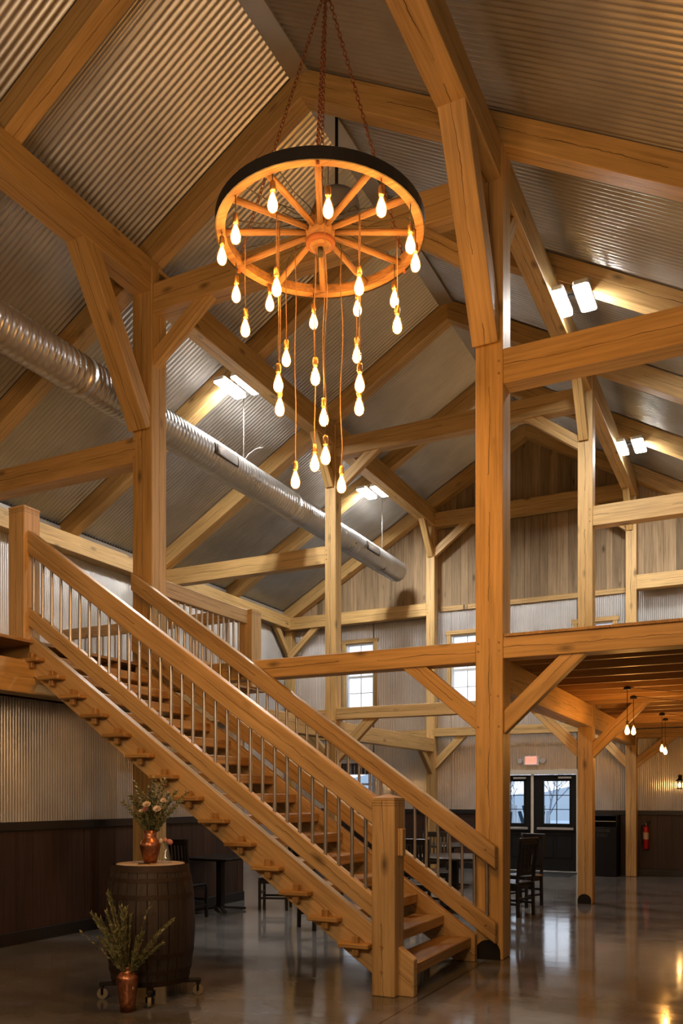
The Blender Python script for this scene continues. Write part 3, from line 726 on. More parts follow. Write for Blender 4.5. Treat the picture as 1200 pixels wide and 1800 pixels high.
for yc in (10.42, 15.66):
    e = [-.35, .28]; vs = []; n = 8
    r = DR+.012
    for yy in (yc-.30, yc+.30):
        for i in range(n+1):
            a = -.30+(.70)*i/n; vs.append((DX+r*math.cos(a), yy, DZ+r*math.sin(a)))
    fs = [(i, i+1, n+2+i, n+1+i) for i in range(n)]
    vs2 = [(DX+(r-.03)*(v[0]-DX)/r, v[1], DZ+(r-.03)*(v[2]-DZ)/r) for v in vs]; m = len(vs)
    fs2 = fs+[tuple(m+q for q in reversed(f)) for f in fs]
    per = list(range(n+1))+list(range(2*n+1, n, -1)); fs2 += [(per[i], per[(i+1) % len(per)], per[(i+1) % len(per)]+m, per[i]+m) for i in range(len(per))]
    gr = mesh_obj('grille', vs+vs2, fs2, 'grille', du)
    rr = r+.004
    for i in range(1, 14):
        a = -.26+.62*i/14; tube('louvre', (DX+rr*math.cos(a), yc-.26, DZ+rr*math.sin(a)), (DX+rr*math.cos(a), yc+.26, DZ+rr*math.sin(a)), .004, 'flash', gr, 5)
for yy in (11.22, 16.62): tube('hanger_cable', (DX, yy, DZ+DR-.01), (DX, yy, zr(DX)+.01), .006, 'flash', du, 5)
path_tube('cable_tail', [(DX, 11.22, DZ+DR), (DX+.06, 11.26, DZ+DR+.12), (DX+.15, 11.34, DZ+DR+.22), (DX+.24, 11.40, DZ+DR+.25)], .005, 'flash', du)

# drum fan under the ridge
fn = empty('ceiling_fan_drum', (XR+.1, 8.5, 8.25), 'grey galvanised round drum hanging under the ridge behind the wagon wheel', 'ventilator')
lathe('drum', [(.27, 0), (.275, .06), (.27, .12), (.27, .38), (.255, .46), (.12, .52)], (XR+.1, 8.85, 8.16), 'wallmetal', fn, 32)
lathe('bottom_ring', [(.30, 0), (.32, .02), (.32, .07), (.28, .09)], (XR+.1, 8.85, 8.08), 'iron', fn, 32)
tube('hanger', (XR+.1, 8.85, 8.66), (XR+.1, 8.85, 9.62), .02, 'iron', fn, 8)

# ---------------------------------------------------------------- LED high bays
def rounded(name, cx, cy, hx, hy, r, z0, z1, mat, parent):
    o = []
    for (sx, sy, a0) in ((1, 1, 0), (-1, 1, 90), (-1, -1, 180), (1, -1, 270)):
        for i in range(5): a = math.radians(a0+22.5*i); o.append((cx+sx*(hx-r)+r*math.cos(a), cy+sy*(hy-r)+r*math.sin(a)))
    n = len(o); vs = [(a, b, z0) for a, b in o]+[(a, b, z1) for a, b in o]
    return mesh_obj(name, vs, [tuple(reversed(range(n))), tuple(range(n, 2*n))]+[(i, (i+1) % n, n+(i+1) % n, n+i) for i in range(n)], mat, parent)
def led(x, y, lab):
    e = empty('led_high_bay', (x, y, 7.80), lab, 'lamp')
    for s in (-1, 1):
        cx = x+s*.15
        h = rounded('housing', cx, y, .097, .315, .037, 7.777, 7.83, 'white', e)
        rounded('lens', cx, y, .092, .31, .035, 7.770, 7.7765, 'led', h)
    box('driver', x-.19, x+.19, y-.03, y+.03, 7.835, 7.855, 'iron', e, bev=.005)
    for s in (-1, 1): tube('suspension_rod', (x, y+s*.1, 7.87), (x, y+s*.1, zr(x)-.36), .006, 'iron', e, 6)
led(-7.06, 10.68, 'left aisle twin-panel LED light, nearer the camera, above the duct')
led(-7.06, 15.60, 'left aisle twin-panel LED light, farther, just right of the bulb cluster')
led(-2.12, 10.68, 'right aisle twin-panel LED light, larger and nearer, upper right')
led(-2.10, 15.60, 'right aisle twin-panel LED light, smaller and farther')

# ---------------------------------------------------------------- wagon wheel chandelier
CW = Vector((-2.485, 4.684, 5.148)); Rw = .655
FW = Vector((-math.sin(YAW), math.cos(YAW), 0)); RT = Vector((math.cos(YAW), math.sin(YAW), 0))
ch = empty('chandelier', CW, 'wagon wheel chandelier hung from rusty chains with a cascade of teardrop filament bulbs', 'chandelier')
def annulus(name, ro, ri, z0, z1, mat):
    seg = 64; vs = []
    for r, z in ((ro, z0), (ro, z1), (ri, z1), (ri, z0)): vs += [(r*math.cos(2*PI*i/seg), r*math.sin(2*PI*i/seg), z) for i in range(seg)]
    fs = [(k*seg+i, k*seg+(i+1) % seg, ((k+1) % 4)*seg+(i+1) % seg, ((k+1) % 4)*seg+i) for k in range(4) for i in range(seg)]
    o = mesh_obj(name, vs, fs, mat, ch, Matrix.Translation(CW))
    return o
annulus('rim', Rw-.008, Rw-.062, -.028, .032, 'wheelwood'); annulus('iron_tyre', Rw, Rw-.009, -.034, .040, 'iron')
lathe('hub', [(.05, -.10), (.075, -.085), (.085, -.03), (.095, 0), (.085, .05), (.06, .12), (.045, .16)], CW, 'wheelwood', ch, 20)
lathe('hub_band', [(.078, -.088), (.088, -.085), (.094, -.06), (.086, -.055)], CW, 'rust', ch, 20)
tube('axle_pipe', CW+Vector((0, 0, -.15)), CW+Vector((0, 0, -.09)), .018, 'iron', ch, 12)
for i in range(12):
    a = YAW+PI/2+2*PI*i/12; d = Vector((math.cos(a), math.sin(a), 0))
    tube('spoke', CW+d*.07, CW+d*(Rw-.05), .017, 'wheelwood', ch, 8, r2=.021)
# chains
APEX = Vector((-2.47, 4.73, 6.72))
def chain(p0, p1, name='chain', ln=.036, r=.0032):
    p0, p1 = Vector(p0), Vector(p1); d = (p1-p0); L = d.length; d.normalize(); n = int(L/(ln*.74))
    a = Vector((1, 0, 0)) if abs(d.x) < .8 else Vector((0, 1, 0)); a = (a-d*a.dot(d)).normalized(); b = d.cross(a)
    vs, fs = [], []; ms, ns = 10, 4
    for k in range(n):
        c = p0+d*(L*(k+.5)/n); u, v = (a, b) if k % 2 else (b, a)
        st0 = len(vs)
        for i in range(ms):
            t_ = 2*PI*i/ms; cx, sx = math.cos(t_), math.sin(t_)
            pc = c+d*(cx*(ln/2-.0*r))+u*(sx*ln*.31); rad = (d*cx+u*sx).normalized()
            for j in range(ns):
                q = 2*PI*j/ns; vs.append(pc+(rad*math.cos(q)+v*math.sin(q))*r)
        for i in range(ms):
            for j in range(ns): fs.append((st0+i*ns+j, st0+i*ns+(j+1) % ns, st0+((i+1) % ms)*ns+(j+1) % ns, st0+((i+1) % ms)*ns+j))
    o = mesh_obj(name, vs, fs, 'rust', ch, smooth=True); tag(o, kind='stuff'); return o
pn_, pl_, pr_ = CW-FW*(Rw-.03), CW+FW*(Rw*.5)-RT*(Rw*.84), CW+FW*(Rw*.5)+RT*(Rw*.84)
for p in (pn_, pl_, pr_): chain(p+Vector((0, 0, .03)), APEX)
chain(CW+Vector((0, 0, .14)), APEX); chain(APEX, (APEX.x, APEX.y, 7.68))
for p in (pn_, pl_, pr_): tube('shackle', p+Vector((0, 0, -.05)), p+Vector((0, 0, .05)), .012, 'rust', ch, 8)
# bulbs: (pixel x of bulb, pixel y of glass centre, pixel y on the wheel plane where the cord hangs from)
BL = [(479, 354, 300), (576.5, 364, 288), (670, 362, 305), (414, 410, 335), (390, 448, 400), (721, 427, 350), (730, 460, 395), (415, 515, 455),
      (431, 575, 415), (486, 503, 370), (474, 531, 493), (551, 563, 508), (631, 501, 372), (628, 540, 500), (693, 524, 462), (698, 569, 410),
      (503, 628, 470), (627, 622, 478), (489, 672, 385), (491.5, 714, 400), (554, 660, 408), (569, 732, 412), (632, 672, 372), (631, 713, 400),
      (553, 812, 430), (572, 799, 375), (519, 842, 435), (600, 850, 440)]
bprof = [(.012, .062), (.013, .05), (.018, .034), (.026, .012), (.0315, -.012), (.032, -.028), (.028, -.046), (.018, -.058), (.004, -.063)]
gprof = [(.004, .050), (.009, .040), (.018, .016), (.0265, -.012), (.0275, -.028), (.0235, -.044), (.015, -.054), (.003, -.059)]
proto = {}
for bx, by, ay in BL:
    d = F*(CW.z-H)/(HZ-ay); lat = (bx-600)/F*d
    P = FW*d+RT*lat; z = H+(HZ-by)/F*d; P = Vector((P.x, P.y, z)); top = Vector((P.x, P.y, CW.z))
    T = Matrix.Translation(P)
    sprof = [(.004, .118), (.014, .112), (.017, .10), (.0175, .066), (.014, .058)]
    if not proto:
        so = lathe('socket', sprof, P, 'brass', ch, 14); gb = lathe('bulb', bprof, P, 'bulbglass', so, 16, closed=False); gl = lathe('filament', gprof, P, 'glow', so, 12, closed=False)
        proto = {'s': so, 'b': gb, 'g': gl}
    else:
        so = clone(proto['s'], 'socket', T, ch); clone(proto['b'], 'bulb', T, so); clone(proto['g'], 'filament', T, so)
    L = top.z-z-.118; n = max(2, int(L/.12)+1); ph = random.uniform(0, 6); am = .008 if L > .5 else .002
    pts = [P+Vector((0, 0, .116))]+[Vector((P.x+am*math.sin(ph+i*.9)*min(1, (n-i)/2), P.y+am*math.cos(ph*1.3+i*.8)*min(1, (n-i)/2), P.z+.118+L*i/n)) for i in range(1, n+1)]
    path_tube('cord', pts, .0032, 'blackcord' if L < .3 else 'cord', ch, 5)
    # lead from the hanging point back along the wheel to the hub
    q = Vector((P.x, P.y, CW.z+.02)); hub = CW+Vector((0, 0, .06)); dd = hub-q
    if dd.length > .15: path_tube('lead', [q-Vector((0, 0, .02)), q+dd*.1+Vector((0, 0, .025)), q+dd*.4+Vector((0, 0, .0)), q+dd*.75+Vector((0, 0, .02)), q+dd*.93], .003, 'blackcord', ch, 5)

# ---------------------------------------------------------------- pendants under the right loft
def px_at_z(px, py, z):
    t_ = (z-H)/((HZ-py)/F); u = (px-600)/F
    return FW*t_+RT*(u*t_)+Vector((0, 0, z))
pp = [((1102, 1209), 1283, 'nearest cord pendant bulb hanging under the right loft, left of its pair', True), ((1113, 1225), 1284, 'cord pendant bulb just behind and right of the nearest one', False),
      ((1163, 1255), 1315, 'cord pendant bulb under the right loft, left of the farther pair', True), ((1169, 1264), 1320, 'cord pendant bulb under the right loft, right of the farther pair', False)]
for (mx, my), by, lab, swag in pp:
    p = px_at_z(mx, my, ZJ-.02); d = (p.xy.length**2 - 0)**.5; dep = Vector((p.x, p.y, 0)).dot(FW); zb = H+(HZ-by)/F*dep
    e = empty('pendant_lamp', (p.x, p.y, zb), lab, 'lamp')
    lathe('canopy', [(.045, 0), (.045, .03), (.02, .045)], (p.x, p.y, ZJ-.045), 'blackcord', e, 14)
    tube('cord', (p.x, p.y, zb+.1), (p.x, p.y, ZJ-.03), .004, 'blackcord', e, 6)
    T = Matrix.Translation((p.x, p.y, zb)); so = lathe('socket', sprof, (p.x, p.y, zb), 'brass', e, 14)
    clone(proto['b'], 'bulb', T, so); lathe('filament', gprof, (p.x, p.y, zb), 'pglow', so, 12, closed=False)
    q = Vector((p.x, p.y, ZJ-.01)); path_tube('swag_cord', [q, q+Vector((.2, .02, -.03)), q+Vector((.6, .05, -.09)), q+Vector((1.1, .08, -.07)), q+Vector((1.6, .1, 0))], .004, 'blackcord', e, 5)

# ---------------------------------------------------------------- wall sconces, exit sign, extinguisher, cabinet
def sconce(x, z, lab):
    e = empty('wall_lantern', (x, YF-.1, z), lab, 'lamp'); y = YF-.13
    box('back_plate', x-.04, x+.04, YF-.02, YF-.008, z-.02, z+.20, 'iron', e, bev=.005)
    timber('arm', (x, YF-.02, z+.17), (x, y, z+.20), .014, .014, 'iron', e, bev=0)
    lathe('roof_cap', [(.075, 0), (.07, .015), (.035, .045), (.02, .06), (.012, .09), (.004, .11)], (x, y, z+.075), 'iron', e, 16)
    lathe('base', [(.055, 0), (.06, .012), (.05, .022)], (x, y, z-.09), 'iron', e, 16)
    for i in range(4):
        a = PI/4+i*PI/2; tube('corner_bar', (x+.055*math.cos(a), y+.055*math.sin(a), z-.07), (x+.055*math.cos(a), y+.055*math.sin(a), z+.08), .005, 'iron', e, 5)
    lathe('shade', [(.052, -.07), (.052, .078)], (x, y, z), 'vaseglass', e, 16, closed=False)
    lathe('candle_bulb', [(.004, .045), (.013, .025), (.02, 0), (.018, -.025), (.008, -.05)], (x, y, z), 'sglow', e, 12)
sconce(-1.50, 1.86, 'black wall lantern lit warm on the gable wall at the right edge')
sconce(-7.65, 1.92, 'black wall lantern lit warm on the gable wall behind the stair handrail')

ex = empty('exit_sign', (-4.50, YF-.06, 2.4), 'white emergency exit sign with glowing red face and two lamp heads', 'sign')
box('sign_body', -4.665, -4.335, YF-.09, YF-.005, 2.30, 2.51, 'white', ex, bev=.008)
box('sign_face', -4.63, -4.385, YF-.094, YF-.09, 2.325, 2.49, 'exitglow', ex)
def letters(txt, size, loc, mat, parent, rx=PI/2, ext=.002):
    cu = bpy.data.curves.new('tmp', 'FONT'); cu.body = txt; cu.size = size; cu.extrude = ext; cu.align_x = 'CENTER'; cu.align_y = 'CENTER'; cu.resolution_u = 2
    o = bpy.data.objects.new('tmp', cu); C.objects.link(o); dg = bpy.context.evaluated_depsgraph_get(); dg.update()
    me = bpy.data.meshes.new_from_object(o.evaluated_get(dg)); bpy.data.objects.remove(o); me.materials.clear(); me.materials.append(M[mat])
    q = bpy.data.objects.new('lettering', me); return link(q, parent, Matrix.Translation(loc) @ Matrix.Rotation(rx, 4, 'X'))
letters('EXIT', .125, (-4.5075, YF-.096, 2.407), 'exitred', ex)
for s in (-1, 1):
    cx = -4.50+s*.235; box('lamp_bracket', cx-.07, cx+.07, YF-.05, YF-.005, 2.37, 2.44, 'white', ex, bev=.006)
    tube('lamp_head', (cx, YF-.05, 2.41), (cx+s*.02, YF-.11, 2.39), .042, 'white', ex, 14, r2=.05)

fx = empty('fire_extinguisher', (-2.14, YF-.12, .55), 'red fire extinguisher with a pale label on the dark wainscot beside the gable post', 'fire extinguisher')
yx = YF-.13
lathe('cylinder', [(.05, 0), (.058, .012), (.058, .40), (.045, .45), (.02, .475)], (-2.14, yx, .55), 'red', fx, 20)
lathe('instruction_label', [(.0592, .20), (.0592, .34)], (-2.14, yx, .55), 'paper', fx, 20, closed=False)
tube('valve', (-2.14, yx, 1.02), (-2.14, yx, 1.09), .016, 'chrome', fx, 10)
timber('handle', (-2.14, yx, 1.09), (-2.05, yx-.03, 1.115), .018, .014, 'iron', fx, bev=0); timber('handle', (-2.14, yx, 1.07), (-2.05, yx-.03, 1.075), .018, .012, 'iron', fx, bev=0)
path_tube('hose', [(-2.15, yx, 1.05), (-2.22, yx-.01, 1.03), (-2.235, yx-.02, .9), (-2.21, yx-.04, .72), (-2.205, yx-.05, .66)], .011, 'blackcord', fx, 8)
box('wall_hook', -2.16, -2.12, YF-.075, YF-.01, .95, 1.04, 'iron', fx)

tb = empty('waste_cabinet', (-2.93, YF-.35, 0), 'tall black waste cabinet with an open slot, behind the second right post', 'waste bin')
bx0, bx1, by0, by1 = -3.22, -2.64, YF-.62, YF-.08
box('cabinet_body', bx0, bx1, by0, by1, .0, 1.0, 'black', tb, bev=.01)
box('side_panel', bx0, bx0+.02, by0, by1, 1.0, 1.22, 'black', tb); box('side_panel', bx1-.02, bx1, by0, by1, 1.0, 1.22, 'black', tb)
box('top_panel', bx0, bx1, by0, by1, 1.22, 1.24, 'black', tb, bev=.004); box('back_panel', bx0+.02, bx1-.02, by1-.02, by1, 1.0, 1.22, 'black', tb)
box('slot_lip', bx0+.02, bx1-.02, by0-.004, by0+.02, 1.115, 1.125, 'chrome', tb)
M['faintgrey'] = plain('faint_lettering', (.035, .033, .03), .5)
letters('THANK\nYOU', .10, (-2.93, by0-.002, .88), 'faintgrey', tb)

# ---------------------------------------------------------------- dining furniture
def chair(x, y, rz, lab, group=None):
    B = Matrix.Translation((x, y, 0)) @ Matrix.Rotation(rz, 4, 'Z')
    e = empty('dining_chair', (x, y, 0), lab, 'chair', group, rz=rz); m = 'chairwood'
    box('seat', -.21, .21, -.21, .20, .43, .465, m, e, bev=.012, base=B)
    for sx in (-1, 1):
        timber('leg', (sx*.185, -.19, 0), (sx*.185, -.19, .43), .038, .038, m, e, base=B, bev=.004)
        timber('leg', (sx*.185, .20, 0), (sx*.185, .19, .45), .038, .042, m, e, base=B, bev=.004)
        timber('back_post', (sx*.185, .19, .45), (sx*.19, .26, 1.04), .036, .04, m, e, base=B, bev=.004)
        timber('stretcher', (sx*.185, -.19, .17), (sx*.185, .20, .17), .022, .03, m, e, base=B, bev=0)
    timber('stretcher', (-.185, -.19, .24), (.185, -.19, .24), .022, .03, m, e, base=B, bev=0); timber('stretcher', (-.185, .2, .24), (.185, .2, .24), .022, .03, m, e, base=B, bev=0)
    box('seat_apron', -.19, .19, -.20, .19, .375, .43, m, e, base=B)
    timber('top_rail', (-.215, .257, 1.02), (.215, .257, 1.02), .026, .085, m, e, base=B, bev=.006); timber('lower_rail', (-.18, .205, .58), (.18, .205, .58), .02, .05, m, e, base=B, bev=0)
    for i in range(6):
        xx = -.135+.054*i; timber('slat', (xx, .207, .60), (xx, .252, .99), .032, .012, m, e, base=B, bev=0, up=(0, 1, 0))
    return e
def table(x, y, sx, sy, lab, round_=False):
    e = empty('dining_table', (x, y, 0), lab, 'table')
    if round_: lathe('tabletop', [(sx/2-.012, 0), (sx/2, .01), (sx/2, .03), (sx/2-.01, .04)], (x, y, .73), 'chairwood', e, 40)
    else: box('tabletop', x-sx/2, x+sx/2, y-sy/2, y+sy/2, .73, .765, 'chairwood', e, bev=.006)
    box('pedestal', x-.045, x+.045, y-.045, y+.045, .05, .72, 'iron', e, bev=.005)
    box('mounting_plate', x-.16, x+.16, y-.16, y+.16, .715, .73, 'iron', e)
    for a in range(4):
        c, s = math.cos(a*PI/2+PI/4), math.sin(a*PI/2+PI/4)
        timber('base_foot', (x+c*.04, y+s*.04, .055), (x+c*.36, y+s*.36, .025), .05, .03, 'iron', e, bev=.004)
    return e
table(-3.95, 11.55, 1.15, 1.15, 'round dark pedestal table behind the foot of the stair', True)
table(-6.86, 9.92, .74, .8, 'dark square pedestal table under the stair beside the dark wainscot')
table(-5.0, 14.4, 1.15, 1.15, 'round dark pedestal table farther back behind the stair balusters', True)
chair(-3.18, 12.40, -.35, 'black slat-back chair right of the central post, turned toward the round table')
chair(-3.05, 11.35, -1.9, 'black chair half hidden behind the right edge of the central post')
chair(-4.55, 12.35, .3, 'black slat-back chair on the far side of the round table behind the stair foot')
chair(-4.75, 11.05, 1.2, 'black chair left of the round table, seen through the last balusters')
chair(-4.05, 10.55, PI-.1, 'black chair on the near side of the round table, back toward the camera')
chair(-6.85, 9.12, PI, 'black slat-back chair behind the barrel, backing onto the flower vase')
chair(-6.30, 10.48, -1.2, 'black chair under the stair, right of the square table')
chair(-4.88, 9.20, 2.6, 'black chair whose legs show beneath the near stringer')
chair(-5.7, 13.9, 1.0, 'black chair left of the farther round table'); chair(-4.5, 15.25, .2, 'black chair beyond the farther round table')

# ---------------------------------------------------------------- barrel on a dolly
bxc, byc, b0, b1 = -4.41, 5.40, .135, 1.07
ba = empty('whiskey_barrel', (bxc, byc, b0), 'dark oak barrel with rusty hoops standing on a wheeled dolly, topped with a pale board', 'barrel')
hb = b1-b0
def br(t_): return .298+(.352-.298)*(1-(2*t_-1)**2)**.9
NS = 26
for i in range(NS):
    a0, a1 = 2*PI*(i+.03)/NS, 2*PI*(i+.97)/NS; vs, fs = [], []; am = (a0+a1)/2; jr = random.uniform(-.0012, .0012)
    Rz = Matrix.Rotation(am, 4, 'Z') @ Matrix(((0, 0, 1, 0), (0, 1, 0, 0), (1, 0, 0, 0), (0, 0, 0, 1)))   # local x = up
    n = 9
    for k in range(n):
        t_ = k/(n-1); r = br(t_)+jr
        for a, rr in ((a0-am, r), (0, r), (a1-am, r), (a1-am, r-.022), (a0-am, r-.022)): vs.append((t_*hb, rr*math.sin(a), rr*math.cos(a)))
    for k in range(n-1):
        for j in range(5): fs.append((k*5+j, k*5+(j+1) % 5, (k+1)*5+(j+1) % 5, (k+1)*5+j))
    fs += [(4, 3, 2, 1, 0), tuple((n-1)*5+j for j in range(5))]
    mesh_obj('stave', vs, fs, 'barrel', ba, Matrix.Translation((bxc, byc, b0)) @ Rz)
for ta, tb_ in ((.0, .045), (.10, .135), (.235, .275), (.725, .765), (.865, .90), (.945, 1.0)):
    lathe('hoop', [(br(ta)-.004, ta*hb), (br(ta)+.0025, ta*hb), (br(tb_)+.0025, tb_*hb), (br(tb_)-.004, tb_*hb)], (bxc, byc, b0), 'hoop', ba, 72).data.shade_flat()
lathe('barrel_head', [(.26, 0), (.276, .005), (.276, .015)], (bxc, byc, b1-.03), 'barrel', ba, 40)
bt = tag(lathe('serving_board', [(.265, 0), (.270, .004), (.270, .012), (.262, .016)], (bxc, byc, b1-.012), 'paper', None, 48), 'round pale wooden board lying on the barrel top', 'board')
pen = tag(path_tube('pen', [(bxc+.04, byc-.20, b1+.012), (bxc+.10, byc-.13, b1+.012)], .004, 'blackcord'), 'black pen lying on the pale barrel top', 'pen')
dl = empty('barrel_dolly', (bxc, byc, 0), 'black wheeled dolly with four pale casters under the barrel', 'dolly')
for a in (.66, .66+PI/2):
    d = Vector((math.cos(a), math.sin(a), 0)); c = Vector((bxc, byc, .118)); timber('cross_bar', c-d*.40, c+d*.40, .05, .028, 'iron', dl)
    for s in (-1, 1):
        p = c+d*s*.375; tube('caster_stem', (p.x, p.y, .07), (p.x, p.y, .108), .014, 'iron', dl, 8)
        q = Vector((-d.y, d.x, 0)); tube('caster_wheel', (p.x-q.x*.014, p.y-q.y*.014, .042), (p.x+q.x*.014, p.y+q.y*.014, .042), .042, 'rubber', dl, 18)
        for m_ in (-1, 1): timber('caster_fork', (p.x+q.x*.019*m_, p.y+q.y*.019*m_, .035), (p.x+q.x*.019*m_, p.y+q.y*.019*m_, .085), .006, .03, 'iron', dl, bev=0)
# vases and foliage
def leafy(name, pts, parent, n, ll, lw, spread=.8, start=.15, r=.0022):
    """a bending twig with lance shaped leaves, one mesh"""
    pts = [Vector(p) for p in pts]; vs, fs = [], []
    def at(u):
        u *= len(pts)-1; i = min(int(u), len(pts)-2); return pts[i].lerp(pts[i+1], u-i), (pts[i+1]-pts[i]).normalized()
    seg = 4
    for k in range(9):
        p, d = at(k/8); a = Vector((1, 0, 0)); a = (a-d*a.dot(d)).normalized(); b = d.cross(a); rr = r*(1-.6*k/8)
        vs += [p+(a*math.cos(2*PI*i/seg)+b*math.sin(2*PI*i/seg))*rr for i in range(seg)]
    for k in range(8):
        for i in range(seg): fs.append((k*seg+i, k*seg+(i+1) % seg, (k+1)*seg+(i+1) % seg, (k+1)*seg+i))
    for k in range(n):
        u = start+(1-start)*k/(n-1); p, d = at(min(u, .999)); ang = k*2.4+random.uniform(-.4, .4)
        a = Vector((1, 0, .1)); a = (a-d*a.dot(d)).normalized(); b = d.cross(a); out = a*math.cos(ang)+b*math.sin(ang)
        v = (d*(1-.35*spread)+out*spread*random.uniform(.5, 1)).normalized(); sd = v.cross(out).normalized()
        L = ll*random.uniform(.7, 1.15)*(1-.3*u); W = lw*random.uniform(.8, 1.2); nrm = v.cross(sd)
        k0 = len(vs); vs += [p, p+v*L*.45+sd*W+nrm*W*.3, p+v*L*.5, p+v*L*.45-sd*W+nrm*W*.3, p+v*L]
        fs += [(k0, k0+1, k0+2), (k0, k0+2, k0+3), (k0+1, k0+4, k0+2), (k0+2, k0+4, k0+3)]
    o = mesh_obj(name, vs, fs, 'leaf', parent, smooth=True); return tag(o, kind='stuff')
def vase(prof, loc, lab, mat='copper'):
    e = empty('vase', loc, lab, 'vase'); lathe('vase_body', prof, loc, mat, e, 32, closed=False); return e
v1p = Vector((-4.258, 4.945, 0))
v1 = vase([(0, .003), (.050, .003), (.054, .0), (.062, .08), (.078, .20), (.083, .25), (.076, .272), (.056, .292), (.05, .30), (.05, .33), (.056, .338), (.05, .336), (.045, .30), (.06, .26)], v1p, 'tall copper vase on the floor in front of the barrel, holding olive branches')
def twig(base, tip, sag, name, parent, n, ll, lw, sp):
    base, tip = Vector(base), Vector(tip); mid = base.lerp(tip, .5)+Vector((0, 0, sag)); q1 = base.lerp(mid, .5)+Vector((0, 0, sag*.3)); q2 = mid.lerp(tip, .5)+Vector((0, 0, sag*.2))
    leafy(name, [base, q1, mid, q2, tip], parent, n, ll, lw, sp)
def pixpt(px, py, dep): return FW*dep+RT*((px-600)/F*dep)+Vector((0, 0, H+(HZ-py)/F*dep))
b1e = empty('olive_branches', v1p+Vector((0, 0, .3)), 'spray of olive branches standing in the tall copper floor vase', 'foliage')
tips = [(145, 1640, 6.3), (162, 1607, 6.2), (170, 1612, 6.4), (178, 1618, 6.1), (190, 1570, 6.3), (194, 1574, 6.35), (188, 1605, 6.2), (213, 1598, 6.2), (222, 1598, 6.3), (216, 1605, 6.15), (230, 1610, 6.4), (265, 1583, 6.3),
        (300, 1619, 6.2), (298, 1622, 6.35), (282, 1638, 6.15), (283, 1659, 6.2), (250, 1643, 6.1), (203, 1640, 6.05), (240, 1650, 6.4), (262, 1662, 6.25), (176, 1650, 6.3), (208, 1625, 6.4), (196, 1630, 6.1)]
for i, (a, b, c) in enumerate(tips):
    base = v1p+Vector((random.uniform(-.025, .025), random.uniform(-.025, .025), .22)); thin = i in (11, 0)
    twig(base, pixpt(a, b, c), .02 if 140 < a < 290 else .05, 'branch', b1e, 14 if thin else 54, .066, .0085, .5)
twig(v1p+Vector((.02, 0, .30)), v1p+Vector((.075, -.03, .20)), .03, 'branch', b1e, 12, .05, .006, .5)
dB = 6.78
v2p = pixpt(264, 1510, dB); v2p.z = b1+.006
v2 = vase([(0, .003), (.045, .003), (.05, 0), (.062, .05), (.082, .13), (.084, .15), (.072, .178), (.052, .20), (.05, .215), (.054, .262), (.05, .262), (.046, .22)], v2p, 'round shouldered copper vase on the barrel, holding the white flower bouquet')
b2e = empty('flower_bouquet', v2p+Vector((0, 0, .25)), 'loose bouquet of greenery with white and blush blooms in the copper vase on the barrel', 'flowers')
random.seed(11)
tp = [(217, 1410), (228, 1398), (238, 1375), (236, 1400), (252, 1395), (262, 1385), (272, 1370), (270, 1368), (283, 1375), (290, 1372), (296, 1395), (310, 1390), (328, 1393), (318, 1408), (308, 1418), (300, 1425), (245, 1420), (235, 1432), (290, 1430), (262, 1410), (275, 1400),
      (250, 1410), (282, 1412), (268, 1425), (242, 1385), (302, 1405)]
for a, b in tp:
    base = v2p+Vector((random.uniform(-.02, .02), random.uniform(-.02, .02), .2)); twig(base, pixpt(a, b, dB+random.uniform(-.14, .14)), .02, 'branch', b2e, 44, .052, .0105, .95)
def bloom(c, r, mat, parent, name='bloom', up=None):
    vs, fs = [], []
    n = 11
    for ring_, (rr, hh, tilt) in enumerate(((.35, .9, .2), (.7, .75, .55), (1., .45, 1.))):
        for i in range(n):
            a = 2*PI*(i+.5*ring_)/n; w_ = 2.2*PI*rr/n*.62; d = Vector((math.cos(a), math.sin(a), 0)); s = Vector((-d.y, d.x, 0))
            b = Vector((0, 0, -.3)); k = len(vs)
            pts = [b, d*rr*.6*tilt+s*w_*.6+Vector((0, 0, hh*.35)), d*rr+s*w_*.45+Vector((0, 0, hh*.75)), d*rr*1.05+Vector((0, 0, hh*.85)), d*rr-s*w_*.45+Vector((0, 0, hh*.75)), d*rr*.6*tilt-s*w_*.6+Vector((0, 0, hh*.35))]
            vs += [p*r for p in pts]; fs += [(k, k+1, k+5), (k+1, k+2, k+3), (k+1, k+3, k+5), (k+3, k+4, k+5)]
    M4 = Matrix.Translation(c) @ Matrix.Rotation(.75, 4, RT)
    o = mesh_obj(name, vs, fs, mat, parent, M4); return o
for a, b, mt, r in ((258, 1415, 'petal_w', .032), (276.5, 1423, 'petal_w', .034), (287, 1408, 'petal_w', .024), (255, 1423, 'petal_p', .022), (248, 1426, 'petal_w', .018)):
    bloom(pixpt(a, b, dB-.13), r, mt, b2e)
# little glass bud vase
v3p = pixpt(292.5, 1512, 6.72); v3p.z = b1+.006
v3 = empty('vase', v3p, 'small clear glass bud vase with pink tulips on the barrel, right of the copper vase', 'vase')
lathe('vase_body', [(.040, .003), (.044, .012), (.036, .05), (.02, .105), (.014, .13), (.02, .165), (.026, .178), (.02, .163), (.012, .13), (.018, .104)], v3p, 'vaseglass', v3, 24, closed=False)
for i, (a, b, mt) in enumerate(((283, 1479, 'petal_w'), (291, 1478, 'petal_p'), (297, 1480, 'petal_p'), (300, 1481, 'petal_p'))):
    c = pixpt(a, b, 6.72); s_ = path_tube('flower_stem', [v3p+Vector((0, 0, .02)), v3p+Vector((0, 0, .15)), c], .0022, 'stem', v3, 5); lathe('flower_head', [(.003, -.018), (.014, -.010), (.017, .004), (.012, .018), (.004, .024)], c, mt, v3, 10)

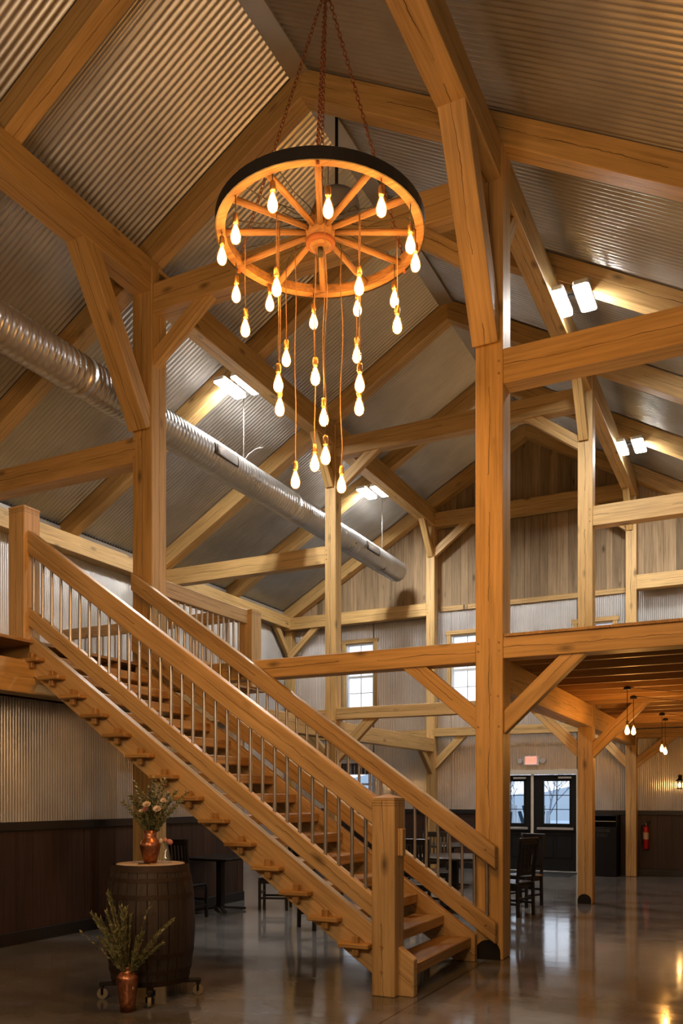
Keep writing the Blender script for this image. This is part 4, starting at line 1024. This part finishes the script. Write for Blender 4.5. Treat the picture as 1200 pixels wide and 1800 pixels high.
# ---------------------------------------------------------------- outside the doors
yard = mesh_obj('ground', [(-60, YF+.3, -.06), (40, YF+.3, -.06), (40, 90, -.06), (-60, 90, -.06)], [(0, 1, 2, 3)], 'yard'); tag(yard, kind='structure')
def hill(name, x0, x1, y, h, mat, seed, lab):
    random.seed(seed); n = 60; vs = []
    hs = [h*(.75+.25*math.sin(i*.31+seed))+random.uniform(-.12, .12)*h*.35 for i in range(n+1)]
    for i in range(n+1):
        x = x0+(x1-x0)*i/n; vs += [(x, y, -.1), (x, y+2.5, hs[i]), (x, y+6, -.1)]
    fs = []
    for i in range(n): a = 3*i; fs += [(a, a+3, a+4, a+1), (a+1, a+4, a+5, a+2)]
    return tag(mesh_obj(name, vs, fs, mat), lab, 'trees', kind='stuff')
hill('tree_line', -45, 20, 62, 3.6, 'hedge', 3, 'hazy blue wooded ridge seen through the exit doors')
def bare_tree(x, y, h, seed, lab):
    random.seed(seed); vs, fs = [], []
    def seg(p, q, r0, r1):
        d = (q-p).normalized(); a = Vector((1, 0, 0)) if abs(d.x) < .8 else Vector((0, 1, 0)); a = (a-d*a.dot(d)).normalized(); b = d.cross(a); k = len(vs)
        for pp_, rr in ((p, r0), (q, r1)): vs.extend([pp_+(a*math.cos(2*PI*i/4)+b*math.sin(2*PI*i/4))*rr for i in range(4)])
        for i in range(4): fs.append((k+i, k+(i+1) % 4, k+4+(i+1) % 4, k+4+i))
    def grow(p, d, L, r, lev):
        q = p+d*L; seg(p, q, r, r*.7)
        if lev == 0: return
        for _ in range(3):
            nd = (d+Vector((random.uniform(-.7, .7), random.uniform(-.7, .7), random.uniform(-.1, .5)))).normalized(); grow(q, nd, L*random.uniform(.6, .85), r*.6, lev-1)
    grow(Vector((x, y, 0)), Vector((0, 0, 1)), h*.26, h*.014, 6)
    return tag(mesh_obj('bare_tree', vs, fs, 'bark'), lab, 'tree')
bare_tree(-7.67, 34, 3.4, 5, 'bare winter tree seen through the right exit door')
bare_tree(-12.3, 46, 3.6, 8, 'small bare winter tree seen through the left exit door')
def adirondack(x, y, rz, mat, lab):
    B = Matrix.Translation((x, y, -.06)) @ Matrix.Rotation(rz, 4, 'Z') @ Matrix.Diagonal((.82, .75, 1.36, 1)); e = empty('garden_chair', (x, y, -.06), lab, 'chair', rz=rz)
    for i in range(5):
        xx = -.22+.11*i; top = 1.14-.035*(i-2)**2
        timber('back_slat', (xx*.85, .15, .30), (xx*1.15, .45, top), (.112 if mat == 'slate' else .105), .022, mat, e, base=B, up=(0, 1, 0))
    for i in range(5): box('seat_slat', -.26, .26, -.35+.1*i, -.26+.1*i, .36-.02*i, .38-.02*i, mat, e, base=B)
    for s in (-1, 1):
        timber('arm', (s*.34, -.38, .56), (s*.34, .35, .56), .12, .025, mat, e, base=B); timber('leg', (s*.32, -.33, 0), (s*.32, -.33, .55), .03, .09, mat, e, base=B, up=(0, 1, 0)); timber('rear_leg', (s*.28, -.35, .34), (s*.28, .55, .02), .03, .12, mat, e, base=B)
for x, y, m_, lab in ((-5.55, 20.0, 'slate', 'slate blue garden chair outside the left exit door, left one'), (-5.10, 20.9, 'slate', 'slate blue garden chair outside the left exit door, right one'),
                      (-6.13, 23.2, 'whiteplastic', 'white garden chair standing behind the slate pair'), (-5.18, 22.3, 'whiteplastic', 'white garden chair at the left edge of the right door glass')):
    adirondack(x, y, PI+random.uniform(-.2, .2), m_, lab)
# dark entrance mat
tag(box('door_mat', -4.95, -3.5, YF-1.15, YF-.2, 0.0, .012, 'blackcord', bev=.004), 'dark entrance mat lying in front of the exit doors', 'mat')
